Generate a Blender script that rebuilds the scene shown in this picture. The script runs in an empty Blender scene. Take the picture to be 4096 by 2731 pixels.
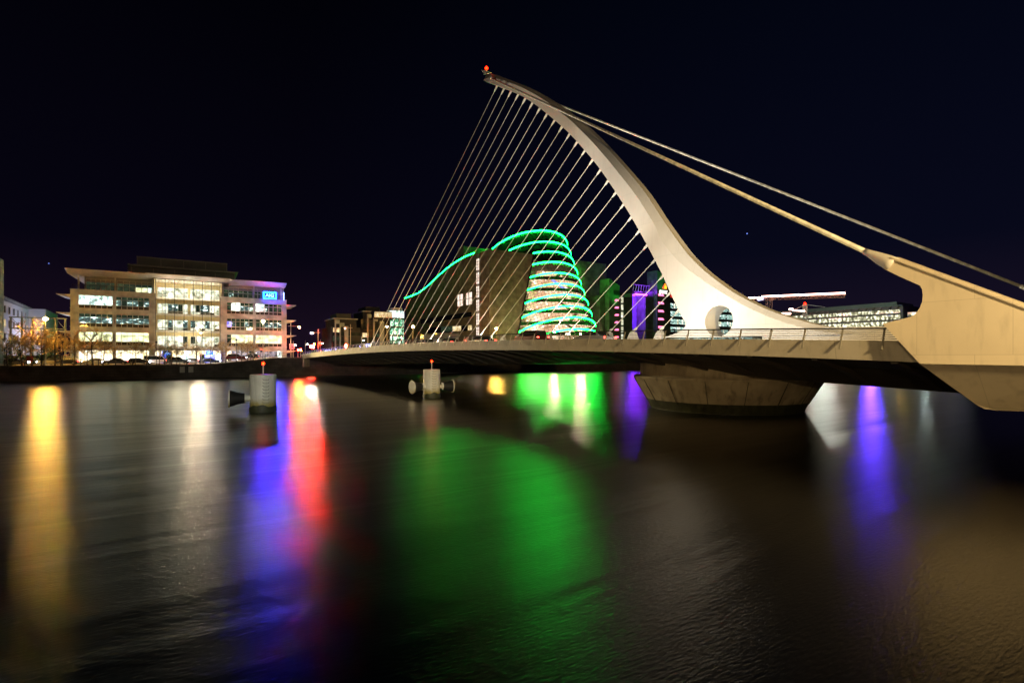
import bpy, bmesh, math, random
import numpy as np
from mathutils import Vector, Matrix
R = math.radians
rnd = random.Random(7)
sc = bpy.context.scene
col = sc.collection

# ------------------------------------------------------------------ camera
YAW = R(35.3); EYE = 4.5; FPX = 2048.0; HZ = 1428.0
cd = bpy.data.cameras.new('camera'); cam = bpy.data.objects.new('camera', cd); col.objects.link(cam)
cam.location = (0, 0, EYE); cam.rotation_euler = (R(90), 0, -YAW)
cd.sensor_width = 36; cd.lens = 18; cd.shift_y = (HZ-1365.5)/4096
cd.clip_start = 0.1; cd.clip_end = 6000
sc.camera = cam
sc.view_settings.view_transform = 'Standard'; sc.view_settings.look = 'None'
sc.view_settings.exposure = 1.25; sc.view_settings.gamma = 1
sc.cycles.use_denoising = True
sc.cycles.max_bounces = 6; sc.cycles.diffuse_bounces = 2; sc.cycles.glossy_bounces = 3
sc.cycles.transparent_max_bounces = 12
sc.cycles.sample_clamp_indirect = 6

# ------------------------------------------------------------------ world: clear night, faint stars
w = bpy.data.worlds.new('World'); sc.world = w; w.use_nodes = True
nt = w.node_tree; nt.nodes.clear()
def N(nt, t, **k):
    n = nt.nodes.new(t)
    for a, b in k.items():
        if a in n.inputs.keys() if isinstance(a, str) else False: n.inputs[a].default_value = b
        else: setattr(n, a, b)
    return n
tc = N(nt, 'ShaderNodeTexCoord'); sp = N(nt, 'ShaderNodeSeparateXYZ'); nt.links.new(tc.outputs['Generated'], sp.inputs[0])
rp = N(nt, 'ShaderNodeValToRGB'); nt.links.new(sp.outputs['Z'], rp.inputs[0])
e = rp.color_ramp.elements
e[0].position = 0.0; e[0].color = (.0042, .0020, .0052, 1)
e[1].position = 0.6; e[1].color = (.0001, .00015, .0006, 1)
m_ = e.new(.18); m_.color = (.0008, .0006, .0022, 1)
ea = N(nt, 'ShaderNodeMapRange'); ea.inputs[1].default_value = .2; ea.inputs[2].default_value = 1; ea.inputs[3].default_value = 0; ea.inputs[4].default_value = 1; nt.links.new(sp.outputs['X'], ea.inputs[0])
eb = N(nt, 'ShaderNodeMixRGB', blend_type='ADD'); nt.links.new(ea.outputs[0], eb.inputs[0]); nt.links.new(rp.outputs[0], eb.inputs[1]); eb.inputs[2].default_value = (.0002, .0006, .0020, 1)
vo = N(nt, 'ShaderNodeTexVoronoi'); vo.inputs['Scale'].default_value = 26
nt.links.new(tc.outputs['Generated'], vo.inputs['Vector'])
lt = N(nt, 'ShaderNodeMath', operation='LESS_THAN'); lt.inputs[1].default_value = .028; nt.links.new(vo.outputs['Distance'], lt.inputs[0])
sr = N(nt, 'ShaderNodeSeparateColor'); nt.links.new(vo.outputs['Color'], sr.inputs[0])
gt = N(nt, 'ShaderNodeMath', operation='GREATER_THAN'); gt.inputs[1].default_value = .72; nt.links.new(sr.outputs[0], gt.inputs[0])
mu = N(nt, 'ShaderNodeMath', operation='MULTIPLY'); nt.links.new(lt.outputs[0], mu.inputs[0]); nt.links.new(gt.outputs[0], mu.inputs[1])
mx = N(nt, 'ShaderNodeMixRGB'); nt.links.new(mu.outputs[0], mx.inputs[0]); nt.links.new(eb.outputs[0], mx.inputs[1]); mx.inputs[2].default_value = (.10, .16, .55, 1)
bg = N(nt, 'ShaderNodeBackground'); bg.inputs[1].default_value = 1.0; nt.links.new(mx.outputs[0], bg.inputs[0])
wo = N(nt, 'ShaderNodeOutputWorld'); nt.links.new(bg.outputs[0], wo.inputs[0])

# ------------------------------------------------------------------ lamps outside the frame or hidden in the deck, plus added fills
def spot(name, loc, tgt, power, color, size=60, blend=.6, rad=.3):
    l = bpy.data.lights.new(name, 'SPOT'); l.energy = power; l.color = color; l.spot_size = R(size); l.spot_blend = blend; l.shadow_soft_size = rad
    o = bpy.data.objects.new(name, l); col.objects.link(o); o.location = loc
    o.rotation_euler = (Vector(tgt)-Vector(loc)).to_track_quat('-Z', 'Y').to_euler(); return o
def point(name, loc, power, color, rad=.3):
    l = bpy.data.lights.new(name, 'POINT'); l.energy = power; l.color = color; l.shadow_soft_size = rad
    o = bpy.data.objects.new(name, l); col.objects.link(o); o.location = loc; return o
def area(name, loc, tgt, power, color, sx, sy):
    l = bpy.data.lights.new(name, 'AREA'); l.energy = power; l.color = color; l.shape = 'RECTANGLE'; l.size = sx; l.size_y = sy
    o = bpy.data.objects.new(name, l); col.objects.link(o); o.location = loc
    o.rotation_euler = (Vector(tgt)-Vector(loc)).to_track_quat('-Z', 'Y').to_euler(); return o
SOD = (1, .68, .28); WARM = (1, .90, .72); WHT = (1, .95, .85)
# sodium lamps of the near quay, with added fills among them
spot('quay_sodium_and_fill', (13, -22, 14), (31, 12, 2.5), 31000, SOD, 56, .5, .8)
spot('quay_sodium_and_fill', (20, -12, 9), (30, 12, 14), 2200, (1, .85, .6), 60, .6, .3)  # added fill for the back stays, no lamp stands here
spot('pile_fill_light', (-7, -7, 8), (14, 48, .5), 11000, (.90, 1, .9), 40, .5, .15)  # added cool fill aimed at the mooring piles
spot('quay_sodium_and_fill', (2, 126, 15), (28.3, 92, 5.4), 60000, (1, .76, .38), 75, .9, .3)  # added fill off the far bank, brightens the left deck edge
point('quay_sodium_and_fill', (-14, -9, 9), 5200, (1, .66, .3), .2)
point('quay_sodium_and_fill', (-55, -5, 9), 3000, (1, .66, .3), .2)
# floodlights of the pylon, mounted on the deck
spot('pylon_floodlight', (31, 27, 6.1), (41, 31, 11), 2500, WHT, 110, .9)
spot('pylon_floodlight', (31.2, 21, 6.1), (41, 24, 9), 1500, WHT, 110, .9)
spot('pylon_floodlight', (31, 53, 6.3), (41, 50, 34), 7500, WARM, 60, .8)
spot('pylon_floodlight', (30.5, 44, 6.3), (41.5, 39, 22), 6500, WHT, 50, .8)
spot('pylon_floodlight', (30.5, 60, 6.3), (41.5, 64, 44), 3000, WARM, 50, .8)
spot('pylon_floodlight', (42, 76, 6.4), (42, 56, 38), 13000, (1, .64, .52), 60, .8)
spot('pylon_floodlight', (42, 50, 6.4), (42, 40, 24), 5000, (1, .64, .52), 70, .8)
spot('pylon_floodlight', (34, 4, 5.6), (42, 24, 10), 350, (1, .84, .62), 70, .8)
for yy in (44, 62, 80, 98, 114):
    area('stay_uplight', (42.0, yy, 6.25), (42, yy-7, 30), 560, (1, .87, .66), .6, 12)

# ------------------------------------------------------------------ materials
MATS = {}
def mat(name, color, rough=.6, metal=0, var=.12, vs=1.5, bump=0, bs=20, stain=None, seam=None):
    if name in MATS: return MATS[name]
    m = bpy.data.materials.new(name); m.use_nodes = True; nt = m.node_tree; b = nt.nodes['Principled BSDF']
    b.inputs['Roughness'].default_value = rough; b.inputs['Metallic'].default_value = metal
    tc = N(nt, 'ShaderNodeTexCoord')
    nz = N(nt, 'ShaderNodeTexNoise'); nz.inputs['Scale'].default_value = vs; nz.inputs['Detail'].default_value = 6
    nt.links.new(tc.outputs['Object'], nz.inputs['Vector'])
    r = N(nt, 'ShaderNodeValToRGB'); nt.links.new(nz.outputs['Fac'], r.inputs[0])
    r.color_ramp.elements[0].position = .3; r.color_ramp.elements[1].position = .72
    r.color_ramp.elements[0].color = [c*(1-var) for c in color]+[1]; r.color_ramp.elements[1].color = [min(1, c*(1+var)) for c in color]+[1]
    out = r.outputs[0]
    if stain:   # vertical run-off streaks
        mp = N(nt, 'ShaderNodeMapping'); mp.inputs['Scale'].default_value = (stain[1], stain[1], .35)
        nt.links.new(tc.outputs['Object'], mp.inputs[0])
        n2 = N(nt, 'ShaderNodeTexNoise'); n2.inputs['Scale'].default_value = 1.6; n2.inputs['Detail'].default_value = 5; nt.links.new(mp.outputs[0], n2.inputs['Vector'])
        r2 = N(nt, 'ShaderNodeValToRGB'); nt.links.new(n2.outputs['Fac'], r2.inputs[0])
        r2.color_ramp.elements[0].position = .52; r2.color_ramp.elements[1].position = .72
        r2.color_ramp.elements[0].color = (0, 0, 0, 1); r2.color_ramp.elements[1].color = (stain[0],)*3+(1,)
        mm = N(nt, 'ShaderNodeMixRGB'); nt.links.new(r2.outputs[0], mm.inputs[0]); nt.links.new(out, mm.inputs[1])
        mm.inputs[2].default_value = [c*.35 for c in color]+[1]; out = mm.outputs[0]
    if seam:    # faint welded plate joints
        sp = N(nt, 'ShaderNodeSeparateXYZ'); nt.links.new(tc.outputs['Object'], sp.inputs[0])
        cb = N(nt, 'ShaderNodeCombineXYZ'); nt.links.new(sp.outputs[1], cb.inputs[0]); nt.links.new(sp.outputs[2], cb.inputs[1])
        br = N(nt, 'ShaderNodeTexBrick'); nt.links.new(cb.outputs[0], br.inputs['Vector']); br.offset = .37
        br.inputs['Scale'].default_value = 1; br.inputs['Brick Width'].default_value = seam[0]; br.inputs['Row Height'].default_value = seam[1]
        br.inputs['Mortar Size'].default_value = .014; br.inputs['Mortar Smooth'].default_value = .3
        br.inputs['Color1'].default_value = (1, 1, 1, 1); br.inputs['Color2'].default_value = (.955, .955, .955, 1); br.inputs['Mortar'].default_value = (seam[2],)*3+(1,)
        ms = N(nt, 'ShaderNodeMixRGB', blend_type='MULTIPLY'); ms.inputs[0].default_value = 1; nt.links.new(out, ms.inputs[1]); nt.links.new(br.outputs[0], ms.inputs[2]); out = ms.outputs[0]
    nt.links.new(out, b.inputs['Base Color'])
    if bump:
        n3 = N(nt, 'ShaderNodeTexNoise'); n3.inputs['Scale'].default_value = bs; n3.inputs['Detail'].default_value = 4
        nt.links.new(tc.outputs['Object'], n3.inputs['Vector'])
        bp = N(nt, 'ShaderNodeBump'); bp.inputs['Strength'].default_value = bump; nt.links.new(n3.outputs['Fac'], bp.inputs['Height']); nt.links.new(bp.outputs[0], b.inputs['Normal'])
    MATS[name] = m; return m
def blocks(name, color, bw, bh, mortar=.02, rough=.85, dark=.45):
    if name in MATS: return MATS[name]
    m = bpy.data.materials.new(name); m.use_nodes = True; nt = m.node_tree; b = nt.nodes['Principled BSDF']
    b.inputs['Roughness'].default_value = rough
    tc = N(nt, 'ShaderNodeTexCoord'); sp = N(nt, 'ShaderNodeSeparateXYZ'); nt.links.new(tc.outputs['Object'], sp.inputs[0])
    ad = N(nt, 'ShaderNodeMath', operation='ADD'); nt.links.new(sp.outputs[0], ad.inputs[0]); nt.links.new(sp.outputs[1], ad.inputs[1])
    cb = N(nt, 'ShaderNodeCombineXYZ'); nt.links.new(ad.outputs[0], cb.inputs[0]); nt.links.new(sp.outputs[2], cb.inputs[1])
    br = N(nt, 'ShaderNodeTexBrick'); nt.links.new(cb.outputs[0], br.inputs['Vector'])
    br.inputs['Scale'].default_value = 1; br.inputs['Brick Width'].default_value = bw; br.inputs['Row Height'].default_value = bh
    br.inputs['Mortar Size'].default_value = mortar; br.inputs['Mortar Smooth'].default_value = .1
    br.inputs['Color1'].default_value = [c*.88 for c in color]+[1]; br.inputs['Color2'].default_value = [min(1, c*1.1) for c in color]+[1]
    br.inputs['Mortar'].default_value = [c*dark for c in color]+[1]
    nz = N(nt, 'ShaderNodeTexNoise'); nz.inputs['Scale'].default_value = .5; nz.inputs['Detail'].default_value = 8; nt.links.new(tc.outputs['Object'], nz.inputs['Vector'])
    mm = N(nt, 'ShaderNodeMixRGB', blend_type='MULTIPLY'); mm.inputs[0].default_value = .5
    rr = N(nt, 'ShaderNodeValToRGB'); rr.color_ramp.elements[0].position = .3; rr.color_ramp.elements[1].position = .65; nt.links.new(nz.outputs['Fac'], rr.inputs[0])
    nt.links.new(br.outputs[0], mm.inputs[1]); nt.links.new(rr.outputs[0], mm.inputs[2]); nt.links.new(mm.outputs[0], b.inputs['Base Color'])
    MATS[name] = m; return m
def emit(name, color, strength):
    if name in MATS: return MATS[name]
    m = bpy.data.materials.new(name); m.use_nodes = True; nt = m.node_tree; nt.nodes.clear()
    tc = N(nt, 'ShaderNodeTexCoord'); nz = N(nt, 'ShaderNodeTexNoise'); nz.inputs['Scale'].default_value = 3; nt.links.new(tc.outputs['Object'], nz.inputs['Vector'])
    mr = N(nt, 'ShaderNodeMapRange'); mr.inputs[1].default_value = .3; mr.inputs[2].default_value = .7; mr.inputs[3].default_value = strength*.85; mr.inputs[4].default_value = strength*1.15
    nt.links.new(nz.outputs['Fac'], mr.inputs[0])
    e = N(nt, 'ShaderNodeEmission'); e.inputs[0].default_value = (*color, 1); nt.links.new(mr.outputs[0], e.inputs[1])
    o = N(nt, 'ShaderNodeOutputMaterial'); nt.links.new(e.outputs[0], o.inputs[0]); MATS[name] = m; return m
def lit(name, stops, strength, scale=(1, 1, 1), s=1.2, detail=3, seedoff=0, spots=0, spotcol=(1, 1, 1), gloss=.12):
    """a lit room seen through a pane: blotches of furniture, blinds and ceiling lamps, plus the pane's own gloss"""
    if name in MATS: return MATS[name]
    m = bpy.data.materials.new(name); m.use_nodes = True; nt = m.node_tree; nt.nodes.clear()
    tc = N(nt, 'ShaderNodeTexCoord'); mp = N(nt, 'ShaderNodeMapping'); mp.inputs['Scale'].default_value = scale; mp.inputs['Location'].default_value = (seedoff, seedoff*2, 0)
    nt.links.new(tc.outputs['Object'], mp.inputs[0])
    nz = N(nt, 'ShaderNodeTexNoise'); nz.inputs['Scale'].default_value = s; nz.inputs['Detail'].default_value = detail; nt.links.new(mp.outputs[0], nz.inputs['Vector'])
    r = N(nt, 'ShaderNodeValToRGB'); nt.links.new(nz.outputs['Fac'], r.inputs[0])
    el = r.color_ramp.elements
    el[0].position, el[0].color = stops[0][0], (*stops[0][1], 1); el[1].position, el[1].color = stops[-1][0], (*stops[-1][1], 1)
    for p, c in stops[1:-1]:
        q = el.new(p); q.color = (*c, 1)
    out = r.outputs[0]
    if spots:
        vo = N(nt, 'ShaderNodeTexVoronoi'); vo.inputs['Scale'].default_value = spots; nt.links.new(tc.outputs['Object'], vo.inputs['Vector'])
        l = N(nt, 'ShaderNodeMath', operation='LESS_THAN'); l.inputs[1].default_value = .2; nt.links.new(vo.outputs['Distance'], l.inputs[0])
        mm = N(nt, 'ShaderNodeMixRGB'); nt.links.new(l.outputs[0], mm.inputs[0]); nt.links.new(out, mm.inputs[1]); mm.inputs[2].default_value = (*[c*2.5 for c in spotcol], 1); out = mm.outputs[0]
    e = N(nt, 'ShaderNodeEmission'); e.inputs[1].default_value = strength; nt.links.new(out, e.inputs[0])
    g = N(nt, 'ShaderNodeBsdfGlossy'); g.inputs['Roughness'].default_value = .05; g.inputs[0].default_value = (gloss, gloss, gloss, 1)
    ad = N(nt, 'ShaderNodeAddShader'); nt.links.new(e.outputs[0], ad.inputs[0]); nt.links.new(g.outputs[0], ad.inputs[1])
    o = N(nt, 'ShaderNodeOutputMaterial'); nt.links.new(ad.outputs[0], o.inputs[0]); MATS[name] = m; return m
def glass(name, tint=(1, 1, 1), g=.08):
    if name in MATS: return MATS[name]
    m = bpy.data.materials.new(name); m.use_nodes = True; nt = m.node_tree; nt.nodes.clear()
    t = N(nt, 'ShaderNodeBsdfTransparent'); t.inputs[0].default_value = (*tint, 1)
    gl = N(nt, 'ShaderNodeBsdfGlossy'); gl.inputs['Roughness'].default_value = .03
    mi = N(nt, 'ShaderNodeMixShader'); mi.inputs[0].default_value = g
    nt.links.new(t.outputs[0], mi.inputs[1]); nt.links.new(gl.outputs[0], mi.inputs[2])
    o = N(nt, 'ShaderNodeOutputMaterial'); nt.links.new(mi.outputs[0], o.inputs[0]); MATS[name] = m; return m

M_steel = mat('white_painted_steel', (.74, .71, .64), .42, 0, .05, .35, stain=(.10, 1.2), seam=(2.9, 3.6, .8))
M_fascia = mat('grey_painted_steel', (.47, .44, .37), .5, 0, .07, .5, stain=(.3, 2.2), seam=(7.2, 30, .55))
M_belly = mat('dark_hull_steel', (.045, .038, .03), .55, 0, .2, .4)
M_anchor = mat('weathered_cream_steel', (.66, .58, .43), .5, 0, .06, .5, stain=(.24, 1.6), seam=(3.1, 2.3, .78))
M_dark = mat('dark_metal', (.035, .035, .035), .45, .4)
M_rail = mat('rail_steel', (.42, .40, .34), .4, .5)
M_cable = mat('stay_steel', (.8, .76, .66), .4, 0, .05)
M_conc = mat('pier_concrete', (.36, .31, .22), .85, 0, .25, .6, .35, 8, stain=(.75, 1.2))
M_algae = mat('algae_concrete', (.035, .04, .018), .6, 0, .5, 2.2, .6, 6)
M_dolph = mat('painted_pile_steel', (.66, .66, .6), .5, 0, .08, 1.2, stain=(.3, 3))
def tide(m):
    nt = m.node_tree; b = nt.nodes['Principled BSDF']; l = b.inputs['Base Color'].links[0]; src = l.from_socket
    tc = N(nt, 'ShaderNodeTexCoord'); sp = N(nt, 'ShaderNodeSeparateXYZ'); nt.links.new(tc.outputs['Object'], sp.inputs[0])
    nz = N(nt, 'ShaderNodeTexNoise'); nz.inputs['Scale'].default_value = 3; nt.links.new(tc.outputs['Object'], nz.inputs['Vector'])
    ad = N(nt, 'ShaderNodeMath', operation='MULTIPLY_ADD'); ad.inputs[1].default_value = .5; nt.links.new(nz.outputs['Fac'], ad.inputs[0]); nt.links.new(sp.outputs[2], ad.inputs[2])
    mr = N(nt, 'ShaderNodeMapRange'); mr.inputs[1].default_value = .85; mr.inputs[2].default_value = 1.4; mr.inputs[3].default_value = 1; mr.inputs[4].default_value = 0; nt.links.new(ad.outputs[0], mr.inputs[0])
    mx = N(nt, 'ShaderNodeMixRGB'); nt.links.new(mr.outputs[0], mx.inputs[0]); nt.links.new(src, mx.inputs[1]); mx.inputs[2].default_value = (.36, .30, .09, 1); nt.links.new(mx.outputs[0], b.inputs['Base Color'])
tide(M_dolph)
M_tar = mat('asphalt', (.05, .05, .05), .9, 0, .2, 3, .2, 40)
M_pave = mat('paving', (.30, .27, .22), .85, 0, .15, 1.5)
M_quay = blocks('quay_masonry', (.15, .13, .105), 1.4, .55, .02)
M_rubber = mat('black_rubber', (.006, .006, .007), .7)
M_bark = mat('bark', (.09, .065, .04), .9, 0, .3, 6)
M_twig = mat('twig_bark', (.38, .26, .12), .85, 0, .25, 6)
M_clad = blocks('cream_cladding', (.52, .53, .50), 3.0, 2.2, .012, .6, .7)
M_frame = mat('cream_frame', (.55, .50, .42), .5)
M_zinc = mat('grey_zinc', (.27, .26, .24), .55, .2, .12, .7)
M_roofw = mat('cream_roof_metal', (.58, .53, .46), .5)
M_glassD = mat('dark_window_glass', (.02, .025, .022), .06, 0, .3, .8)
M_glass = glass('clear_glass')
M_glassT = glass('tinted_glass', (.86, .92, .9), .12)

# ------------------------------------------------------------------ mesh builder
class MB:
    def __init__(s): s.v = []; s.f = []; s.m = []; s.mats = []
    def mi(s, m):
        if m not in s.mats: s.mats.append(m)
        return s.mats.index(m)
    def quad(s, pts, m):
        b = len(s.v); s.v += [tuple(p) for p in pts]; s.f.append(tuple(range(b, b+len(pts)))); s.m.append(s.mi(m)); return s
    def box(s, a, b, m):
        x0, y0, z0 = a; x1, y1, z1 = b; k = len(s.v)
        s.v += [(x0, y0, z0), (x1, y0, z0), (x1, y1, z0), (x0, y1, z0), (x0, y0, z1), (x1, y0, z1), (x1, y1, z1), (x0, y1, z1)]
        for f in ((0, 3, 2, 1), (4, 5, 6, 7), (0, 1, 5, 4), (1, 2, 6, 5), (2, 3, 7, 6), (3, 0, 4, 7)):
            s.f.append(tuple(k+i for i in f)); s.m.append(s.mi(m))
        return s
    def bar(s, p, q, wx, wy, m, up=(0, 0, 1)):
        p = Vector(p); q = Vector(q); d = (q-p).normalized(); u = Vector(up)
        if abs(d.dot(u)) > .98: u = Vector((0, 1, 0))
        x = d.cross(u).normalized()*wx/2; y = x.cross(d).normalized()*wy/2; k = len(s.v)
        for c in (p, q): s.v += [tuple(c-x-y), tuple(c+x-y), tuple(c+x+y), tuple(c-x+y)]
        for f in ((3, 2, 1, 0), (4, 5, 6, 7), (0, 1, 5, 4), (1, 2, 6, 5), (2, 3, 7, 6), (3, 0, 4, 7)):
            s.f.append(tuple(k+i for i in f)); s.m.append(s.mi(m))
        return s
    def tube(s, pts, rad, m, n=8, cap=True, closed=False):
        pts = [Vector(p) for p in pts]; k = len(s.v); L = len(pts)
        rads = rad if isinstance(rad, (list, tuple)) else [rad]*L
        ref = None
        for i, p in enumerate(pts):
            if closed: d = pts[(i+1) % L]-pts[i-1]
            else: d = pts[min(i+1, L-1)]-pts[max(i-1, 0)]
            d.normalize()
            if ref is None: ref = Vector((0, 0, 1)) if abs(d.z) < .9 else Vector((1, 0, 0))
            x = d.cross(ref).normalized(); y = x.cross(d); ref = y if not closed else ref
            for j in range(n):
                a = 2*math.pi*j/n; s.v.append(tuple(p+(x*math.cos(a)+y*math.sin(a))*rads[i]))
        mm = s.mi(m)
        for i in range(L if closed else L-1):
            i2 = (i+1) % L
            for j in range(n):
                s.f.append((k+i*n+j, k+i*n+(j+1) % n, k+i2*n+(j+1) % n, k+i2*n+j)); s.m.append(mm)
        if cap and not closed:
            s.f.append(tuple(k+j for j in range(n))[::-1]); s.m.append(mm); s.f.append(tuple(k+(L-1)*n+j for j in range(n))); s.m.append(mm)
        return s
    def lathe(s, prof, m, n=24, c=(0, 0, 0), axis=None):
        """prof: (r, h) pairs along the axis"""
        ax = Vector(axis).normalized() if axis else Vector((0, 0, 1))
        ref = Vector((0, 0, 1)) if abs(ax.z) < .9 else Vector((1, 0, 0)); x = ax.cross(ref).normalized(); y = ax.cross(x); k = len(s.v)
        if axis is None: x = Vector((1, 0, 0)); y = Vector((0, 1, 0))
        for r, h in prof:
            for j in range(n):
                a = 2*math.pi*j/n; s.v.append(tuple(Vector(c)+ax*h+(x*math.cos(a)+y*math.sin(a))*r))
        for i in range(len(prof)-1):
            for j in range(n):
                mm = m[i] if isinstance(m, list) else m
                s.f.append((k+i*n+j, k+i*n+(j+1) % n, k+(i+1)*n+(j+1) % n, k+(i+1)*n+j)); s.m.append(s.mi(mm))
        m0 = m[0] if isinstance(m, list) else m; m1 = m[-1] if isinstance(m, list) else m
        s.f.append(tuple(k+j for j in range(n))[::-1]); s.m.append(s.mi(m0)); kk = k+(len(prof)-1)*n
        s.f.append(tuple(kk+j for j in range(n))); s.m.append(s.mi(m1)); return s
    def prism(s, poly, vec, m, m2=None):
        """poly: 3d points, extruded by vec"""
        n = len(poly); k = len(s.v); v = Vector(vec)
        s.v += [tuple(p) for p in poly]+[tuple(Vector(p)+v) for p in poly]
        a = s.mi(m); b = s.mi(m2 or m)
        s.f.append(tuple(range(k, k+n))); s.m.append(a); s.f.append(tuple(range(k+2*n-1, k+n-1, -1))); s.m.append(a)
        for i in range(n):
            j = (i+1) % n; s.f.append((k+i, k+n+i, k+n+j, k+j)); s.m.append(b)
        return s
    def ball(s, c, r, m, n=8, sz=1):
        pr = [(max(.001, r*math.sin(math.pi*i/n)), -r*sz*math.cos(math.pi*i/n)) for i in range(n+1)]
        return s.lathe(pr, m, n+2, c)
    def build(s, name, parent=None, smooth=False, recalc=True):
        me = bpy.data.meshes.new(name); me.from_pydata(s.v, [], s.f)
        for m in s.mats: me.materials.append(m)
        me.polygons.foreach_set('material_index', s.m)
        if recalc:
            bm = bmesh.new(); bm.from_mesh(me); bmesh.ops.recalc_face_normals(bm, faces=bm.faces); bm.to_mesh(me); bm.free()
        if smooth: me.polygons.foreach_set('use_smooth', [True]*len(me.polygons))
        me.update(); o = bpy.data.objects.new(name, me); col.objects.link(o)
        if parent: o.parent = parent
        return o
def tag(o, label=None, cat=None, group=None, kind=None):
    if label: o['label'] = label
    if cat: o['category'] = cat
    if group: o['group'] = group
    if kind: o['kind'] = kind
    return o
def empty(name, loc, rz=0, label=None, cat=None, group=None):
    o = bpy.data.objects.new(name, None); col.objects.link(o); o.location = loc; o.rotation_euler = (0, 0, rz); o.empty_display_size = .5
    return tag(o, label, cat, group)
def kids(o): return [c for c in o.children]
def copy_tree(o, parent=None):
    c = o.copy(); col.objects.link(c)
    if parent: c.parent = parent
    for ch in list(o.children): copy_tree(ch, c)
    return c
def text(s, name, m, size, loc, rot, parent=None, ext=.04, align='CENTER', bold=0, shear=0):
    cu = bpy.data.curves.new(name, 'FONT'); cu.body = s; cu.size = size; cu.extrude = ext; cu.align_x = align; cu.align_y = 'CENTER'; cu.offset = bold; cu.shear = shear
    t = bpy.data.objects.new(name, cu); col.objects.link(t)
    bpy.context.view_layer.update()
    me = bpy.data.meshes.new_from_object(t.evaluated_get(bpy.context.evaluated_depsgraph_get()))
    bpy.data.objects.remove(t); me.materials.clear(); me.materials.append(m)
    o = bpy.data.objects.new(name, me); col.objects.link(o); o.location = loc; o.rotation_euler = rot
    if parent: o.parent = parent
    return o

# ------------------------------------------------------------------ survey: sight lines of the photograph cut with real planes
CAMP = Vector((0, 0, EYE)); FW = Vector((math.sin(YAW), math.cos(YAW), 0)); RT = Vector((math.cos(YAW), -math.sin(YAW), 0))
def ray(px, py): return FW*FPX+RT*(px-2048)+Vector((0, 0, HZ-py))
def onX(px, py, X):
    d = ray(px, py); return CAMP+d*(X/d.x)
def az(px): return YAW+math.atan((px-2048)/FPX)
class Frame:
    """facade frame: u along the quay, v away from the river"""
    def __init__(s, ox, oy, rz=R(-4)):
        s.o = Vector((ox, oy, 0)); s.rz = rz; s.U = Vector((math.cos(rz), math.sin(rz), 0)); s.V = Vector((-math.sin(rz), math.cos(rz), 0))
    def loc(s, px, py, v=0):          # -> u, z on the plane v
        d = ray(px, py); t = (v-(CAMP-s.o).dot(s.V))/d.dot(s.V); p = CAMP+d*t; return (p-s.o).dot(s.U), p.z
    def locu(s, px, py, u=0):         # -> v, z on the plane u
        d = ray(px, py); t = (u-(CAMP-s.o).dot(s.U))/d.dot(s.U); p = CAMP+d*t; return (p-s.o).dot(s.V), p.z
    def w(s, u, v, z): p = s.o+s.U*u+s.V*v; return Vector((p.x, p.y, z))
def quayY(X): return 128-.07*(X-28)
def groundz(X):
    if X < 8: return 2.8
    if X < 27: return 2.8+1.5*(lambda t: t*t*(3-2*t))((X-8)/19)
    if X < 60: return 4.3
    if X < 90: return 4.3-1.2*(X-60)/30
    return 3.1

# ================================================================== SETTING
def water_mat():
    m = bpy.data.materials.new('river_water'); m.use_nodes = True; nt = m.node_tree; nt.nodes.clear()
    df = N(nt, 'ShaderNodeBsdfDiffuse'); df.inputs[0].default_value = (.0006, .0008, .0006, 1)
    gl = N(nt, 'ShaderNodeBsdfGlossy'); gl.distribution = 'BECKMANN'; gl.inputs['Roughness'].default_value = .275
    fr = N(nt, 'ShaderNodeFresnel'); fr.inputs['IOR'].default_value = 2.15
    mi = N(nt, 'ShaderNodeMixShader'); nt.links.new(fr.outputs[0], mi.inputs[0]); nt.links.new(df.outputs[0], mi.inputs[1]); nt.links.new(gl.outputs[0], mi.inputs[2])
    om = N(nt, 'ShaderNodeOutputMaterial'); nt.links.new(mi.outputs[0], om.inputs[0])
    tc = N(nt, 'ShaderNodeTexCoord')
    def nz(scale, rot, s, det, dist=0):
        mp = N(nt, 'ShaderNodeMapping'); mp.inputs['Scale'].default_value = scale; mp.inputs['Rotation'].default_value = (0, 0, rot)
        nt.links.new(tc.outputs['Object'], mp.inputs[0]); n = N(nt, 'ShaderNodeTexNoise'); n.inputs['Scale'].default_value = s; n.inputs['Detail'].default_value = det; n.inputs['Distortion'].default_value = dist
        nt.links.new(mp.outputs[0], n.inputs['Vector']); return n.outputs['Fac']
    a = nz((.8, 2.6, 1), R(35), 6.5, 6); c = nz((.05, .4, 1), R(28), .8, 3, .4)
    b1 = N(nt, 'ShaderNodeBump'); b1.inputs['Strength'].default_value = .5; b1.inputs['Distance'].default_value = .02; nt.links.new(a, b1.inputs['Height'])
    b2 = N(nt, 'ShaderNodeBump'); b2.inputs['Strength'].default_value = .6; b2.inputs['Distance'].default_value = .18; nt.links.new(c, b2.inputs['Height']); nt.links.new(b1.outputs[0], b2.inputs['Normal'])
    nt.links.new(b2.outputs[0], gl.inputs['Normal']); nt.links.new(b2.outputs[0], fr.inputs['Normal'])
    return m
wb = MB(); wb.quad([(-900, -60, 0), (1500, -60, 0), (1500, 190, 0), (-900, 190, 0)], water_mat()); tag(wb.build('water'), kind='structure')
gb = MB()
xs = [-400, -60, 0, 8]+[8+1.9*i for i in range(1, 11)]+[60, 75, 90, 200, 420, 900, 3000]
for i in range(len(xs)-1):
    a, b = xs[i], xs[i+1]
    gb.quad([(a, quayY(a)+.3, groundz(a)), (b, quayY(b)+.3, groundz(b)), (b, quayY(b)+2500, groundz(b)), (a, quayY(a)+2500, groundz(a))], M_pave)
tag(gb.build('ground'), kind='structure')
rb = MB()
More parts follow.
